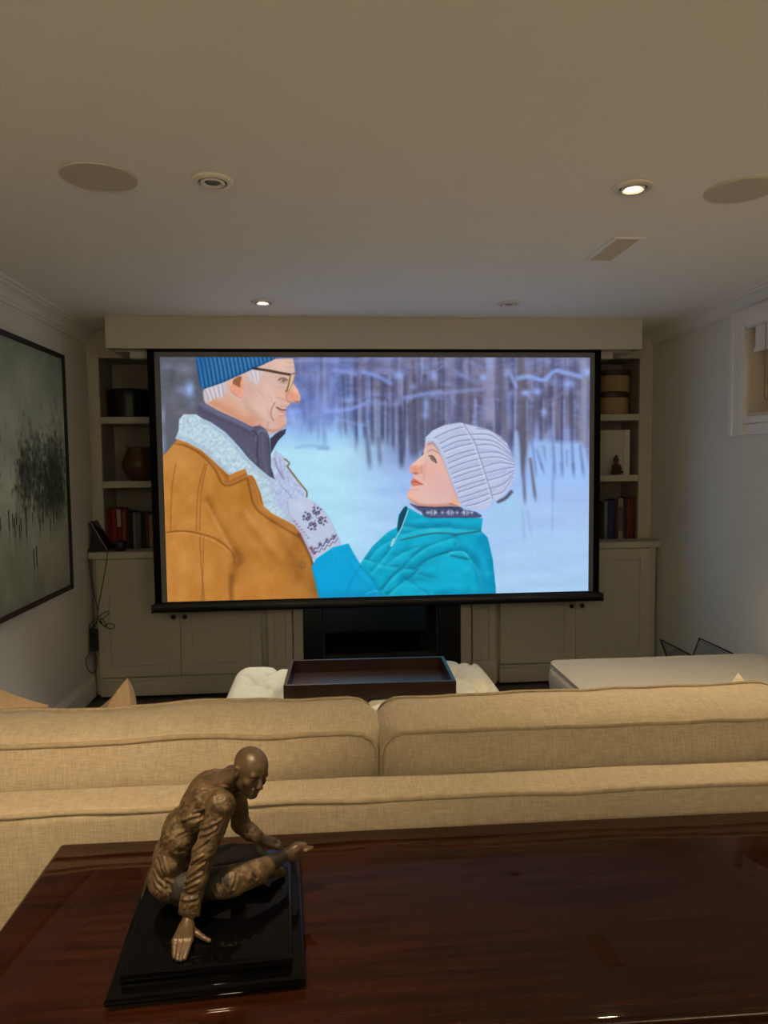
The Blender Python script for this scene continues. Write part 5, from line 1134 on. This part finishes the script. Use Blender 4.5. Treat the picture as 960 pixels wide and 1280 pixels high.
# head
hf = np.array([.56,-.72,-.20]); hf /= np.linalg.norm(hf); hu = np.array([.26,.04,.96]); hu -= hf*(hu@hf); hu /= np.linalg.norm(hu); hr = np.cross(hf,hu); HA = [hr,hf,hu]
HC = np.array([-.1235,1.088,1.0005]); hp = lambda r,f,u: HC+hr*r*.001+hf*f*.001+hu*u*.001
body.ball(hp(0,-2,8), (.0245,.0305,.0255), HA, .003); body.ball(hp(0,6,-8), (.0195,.0215,.025), HA, .006)
body.cone(hp(0,17,-28), hp(0,13,-22), .0085, .012, .006); body.cone(hp(-11,8,-20), hp(0,18,-28), .009, .007, .006); body.cone(hp(11,8,-20), hp(0,18,-28), .009, .007, .006)
body.cone(hp(-12,24.5,3.5), hp(12,24.5,3.5), .0038, .0038, .005)                     # brow
for s in (-1,1):
    body.ball(hp(s*9,29.5,-2.2), (.0062,.0058,.0042), HA, .0035, True); body.ball(hp(s*9,23.8,-2.4), (.0048,.0038,.0032), HA, .001)
    body.ball(hp(s*13.5,18,-10), (.0065,.006,.006), HA, .006)
    body.cone(hp(s*24.2,-1,3), hp(s*23,0,-9), .0040,.0030,.0015); body.cone(hp(s*26,-3.5,4), hp(s*24.5,-3,-6), .0026,.0022,.001); body.ball(hp(s*27,1.2,-.5), (.0022,.003,.0045), HA, .0012, True)
body.cone(hp(0,27.5,1), hp(0,33.5,-10.5), .0030,.0042,.003); body.ball(hp(0,32.5,-12), (.0062,.0042,.0032), HA, .002)
body.cone(hp(-5.5,26.5,-18.2), hp(5.5,26.5,-18.2), .0024,.0024,.0015); body.cone(hp(-4.5,26.2,-21.8), hp(4.5,26.2,-21.8), .0026,.0026,.0015);
body.ball(hp(0,22.5,-28.5), (.007,.006,.0055), HA, .004)
for s in (-1,1): body.cone(hp(s*20,-8,-12), (-.166+hr[0]*s*.006,1.094+hr[1]*s*.006,.979), .0045,.0055,.006)   # neck cords
# right hand, flat on the plinth, fingers towards the front
zf = ZB+.0034
body.chain([(WR,.0078),((-.2092,1.000,.8125),.0076)], .003)
for k, (x, L, r) in enumerate([(-.2205,.0215,.0031),(-.2135,.0260,.0034),(-.2062,.0275,.0035),(-.1990,.0250,.0034)]):
    kn = (x,.9730,ZB+.0125); body.cone((-.2092+(x+.2092)*.45,1.002,.8120), kn, .0064, .0044, .0035)
    a = -.07*(k-1.5)*-1; m1 = (x-.012*a, kn[1]-L*.42, ZB+.0090); m2 = (x-.022*a, kn[1]-L*.75, ZB+.0060); tp = (x-.03*a, kn[1]-L, zf)
    body.cone(kn, m1, r*1.18, r*1.02, .0008); body.cone(m1, m2, r*1.04, r*.95, .0006); body.cone(m2, tp, r*.97, r*.82, .0006); body.ball(kn, .0045, None, .0015); body.ball((tp[0],tp[1]-.0002,tp[2]+.0018), (.0018,.0024,.0010), None, .0006)
body.chain([((-.2045,1.001,.8075),.0060),((-.1935,.9935,.8045),.0050),((-.1835,.9865,ZB+.0050),.0038),((-.1745,.9815,ZB+.0040),.0030)], .0015)
# left hand resting on the shin
wl = np.array(WL); hd_ = np.array([.95,-.16,-.25]); hd_ /= np.linalg.norm(hd_); sd = np.cross(hd_,[0,0,1]); sd /= np.linalg.norm(sd)
body.cone(wl, wl+hd_*.018, .0075,.0075,.003)
for k, L in enumerate((.017,.021,.022,.019)):
    o = sd*(-.0085+.0057*k); kn = wl+hd_*.019+o; body.cone(wl+hd_*.006+o*.5, kn, .006,.0042,.003); m1 = kn+hd_*L*.5+np.array([0,0,-.002]); tp = kn+hd_*L*.9+np.array([0,0,-.0085])
    body.cone(kn, m1, .0036,.0032,.0008); body.cone(m1, tp, .0032,.0026,.0006)
body.chain([(tuple(wl+hd_*.004-sd*.006),.005),(tuple(wl+hd_*.014-sd*.014+np.array([0,0,-.003])),.0038),(tuple(wl+hd_*.024-sd*.016+np.array([0,0,-.007])),.0029)], .0012)
# feet
ar = np.array(AR); fd = np.array([.90,.42,.10]); fd /= np.linalg.norm(fd); fs = np.cross(fd,[0,0,1]); fs /= np.linalg.norm(fs)
body.ball(ar+np.array([.004,.001,-.006]), .0095, None, .005); body.chain([(tuple(ar),.0088),(tuple(ar+fd*.015+np.array([0,0,.002])),.0088),(tuple(ar+fd*.026+np.array([0,0,.001])),.0072)], .005); body.cone(ar+fd*.008+np.array([0,0,-.010]), ar+fd*.028+np.array([0,0,-.008]), .0072,.0062,.006)
for k, r in enumerate((.0042,.0033,.0031,.0029,.0027)):
    o = fs*(.0085-.0042*k); q = ar+fd*(.027-.0012*k)+o+np.array([0,0,-.003]); body.cone(q, q+fd*(.0105-.001*k)+np.array([0,0,.001]), r, r*.85, .0012)
al = np.array(AL); fd2 = np.array([.62,.50,-.30]); fd2 /= np.linalg.norm(fd2)
body.chain([(tuple(al),.0078),(tuple(al+fd2*.012+np.array([0,0,-.008])),.0085),(tuple(al+fd2*.026+np.array([0,0,-.008])),.0062)], .005)
V, Q = body.mesh('figure', 1)
fig = link('figure', np_mesh('figure', V, Q), M_BRONZE2, t)
# trousers
tr = Field(FLO, FHI, FH)
tr.ball((-.240,1.09,.830), (.032,.044,.028), None, .006); tr.chain([((-.225,1.062,.834),.027),((-.160,1.052,.844),.0215),((-.132,1.061,.846),.0185),(KR,.0165),((-.104,1.084,.845),.0140),((-.082,1.112,.843),.0118)], .004)
tr.chain([((-.225,1.118,.832),.028),((-.165,1.145,.828),.022),(KL,.0190),((-.112,1.134,.824),.0145),((-.104,1.126,.823),.0115)], .004)
cu = Field(FLO, FHI, FH)  # extra knee piece in lighter bronze: the lit knee as colour
cu.chain([((-.164,1.049,.842),.0205),((-.150,1.054,.844),.0222),((-.132,1.061,.846),.0195),((-.116,1.070,.846),.0185),((-.104,1.083,.845),.0158)], .003)
V, Q = cu.mesh('lit_trouser_knee', 2); K4 = zoomed(260,1030,6.857)
V = crease(V, Q, [(K4((115,455),(130,520),(180,610)),.0016,.0030),(K4((245,430),(240,480),(215,560)),.0014,-.003),(K4((70,520),(90,590)),.0016,.0024),(K4((390,420),(420,470)),.0018,-.003),(K4((300,440),(360,470)),.003,.0024)], .0006, 3)
LIT_KNEE = (V, Q)
V, Q = tr.mesh('trousers', 2); K4 = zoomed(260,1030,6.857)
V = crease(V, Q, [(K4((115,455),(130,520),(180,610)),.0016,.0022),(K4((245,430),(240,480),(215,560)),.0014,-.0018),(K4((70,520),(90,590)),.0016,.0018),(K4((390,420),(420,470)),.0015,-.0014),(K4((300,440),(360,470)),.003,.0016)], .0005, 3)
link('trousers', np_mesh('trousers', V, Q), M_TROUS_SHADED, fig)
tag(link('lit_trouser_knee', np_mesh('lit_trouser_knee', *LIT_KNEE), M_BRONZE, fig), 'gathered trouser leg at the knee, coloured lighter brown as if lit')
# shirt
sh = Field(FLO, FHI, FH)
for c0, r in (((-.246,1.09,.838),(.037,.051,.030)),((-.245,1.09,.868),(.030,.047,.034)),((-.230,1.092,.905),(.031,.048,.036)),((-.203,1.096,.940),(.031,.052,.034)),((-.189,1.098,.967),(.031,.050,.024))): sh.ball(c0, r, None, .010)
sh.chain([((-.178,1.070,.966),.020),(SR,.0195),((-.172,1.040,.940),.0178),(ELB,.0160),((-.196,1.021,.872),.0148),((-.2045,1.0155,.842),.0142),((-.2068,1.0135,.829),.0128)], .006)
sh.chain([((-.178,1.125,.964),.020),(SL,.0185),(ELL,.0145),((-.136,1.173,.857),.0125),((-.124,1.168,.850),.0110)], .006)
for k in range(3): sh.cone((-.2185,1.012,.838-.0062*k), (-.1945,1.010,.836-.0058*k), .0042,.0042,.0025)
for k in range(16):                                                                                             # collar
    a0, a1 = 2*PI*k/16, 2*PI*(k+1)/16; f = lambda a: (-.172+.0175*math.cos(a)+.004*math.sin(a)*0, 1.097+.0195*math.sin(a), .9815-.30*.0175*math.cos(a)); sh.cone(f(a0), f(a1), .0036,.0036,.0015)
V, Q = sh.mesh('shirt', 2); K1 = zoomed(180,930,8.); K3 = zoomed(180,1040,7.53)
V = crease(V, Q, [(K1((500,685),(560,665),(605,640)),.0017,.0024),(K1((380,765),(470,730),(570,700)),.0018,.0022),(K1((260,860),(330,800)),.002,.0014),
    (K1((560,840),(640,830),(700,790)),.0017,.0022),(K1((560,920),(650,890),(730,840)),.0017,.0024),(K1((720,790),(790,740)),.0015,.0022),(K1((540,800),(600,770),(640,720)),.0016,-.0018),
    (K3((400,340),(470,270),(560,215)),.0016,.0024),(K3((430,405),(500,350),(585,290)),.0016,.0026),(K3((350,500),(440,450),(570,380)),.0017,.0026),(K3((350,555),(430,510),(520,470)),.0017,.0026),(K3((440,190),(540,120),(620,60)),.0016,.0020),
    (K3((340,632),(420,640),(510,612)),.0018,.0026),(K3((345,585),(430,590),(515,560)),.0016,-.0018),(K3((90,350),(140,450),(220,525)),.0016,.0026),(K3((185,240),(200,320),(235,400)),.0014,.0024),(K3((120,250),(150,350),(210,450)),.0016,-.0018),(K3((210,440),(270,480),(330,495)),.0016,.0024),(K3((75,400),(110,500),(160,560)),.0016,.0018),(K3((250,560),(300,600),(340,620)),.0018,.0022),(K3((280,200),(330,205),(390,195)),.0014,.0014),(K3((160,120),(180,60),(230,20)),.0017,.0014),(K1((640,270),(720,255),(800,275)),.0018,.0016),(K1((330,740),(360,690),(420,650)),.0018,.0012),(K1((470,560),(540,520),(600,470)),.0020,.0010),(K1((260,960),(330,900),(420,860)),.0018,.0014)], .0013, 1)
link('shirt', np_mesh('shirt', V, Q), M_BRONZE, fig)
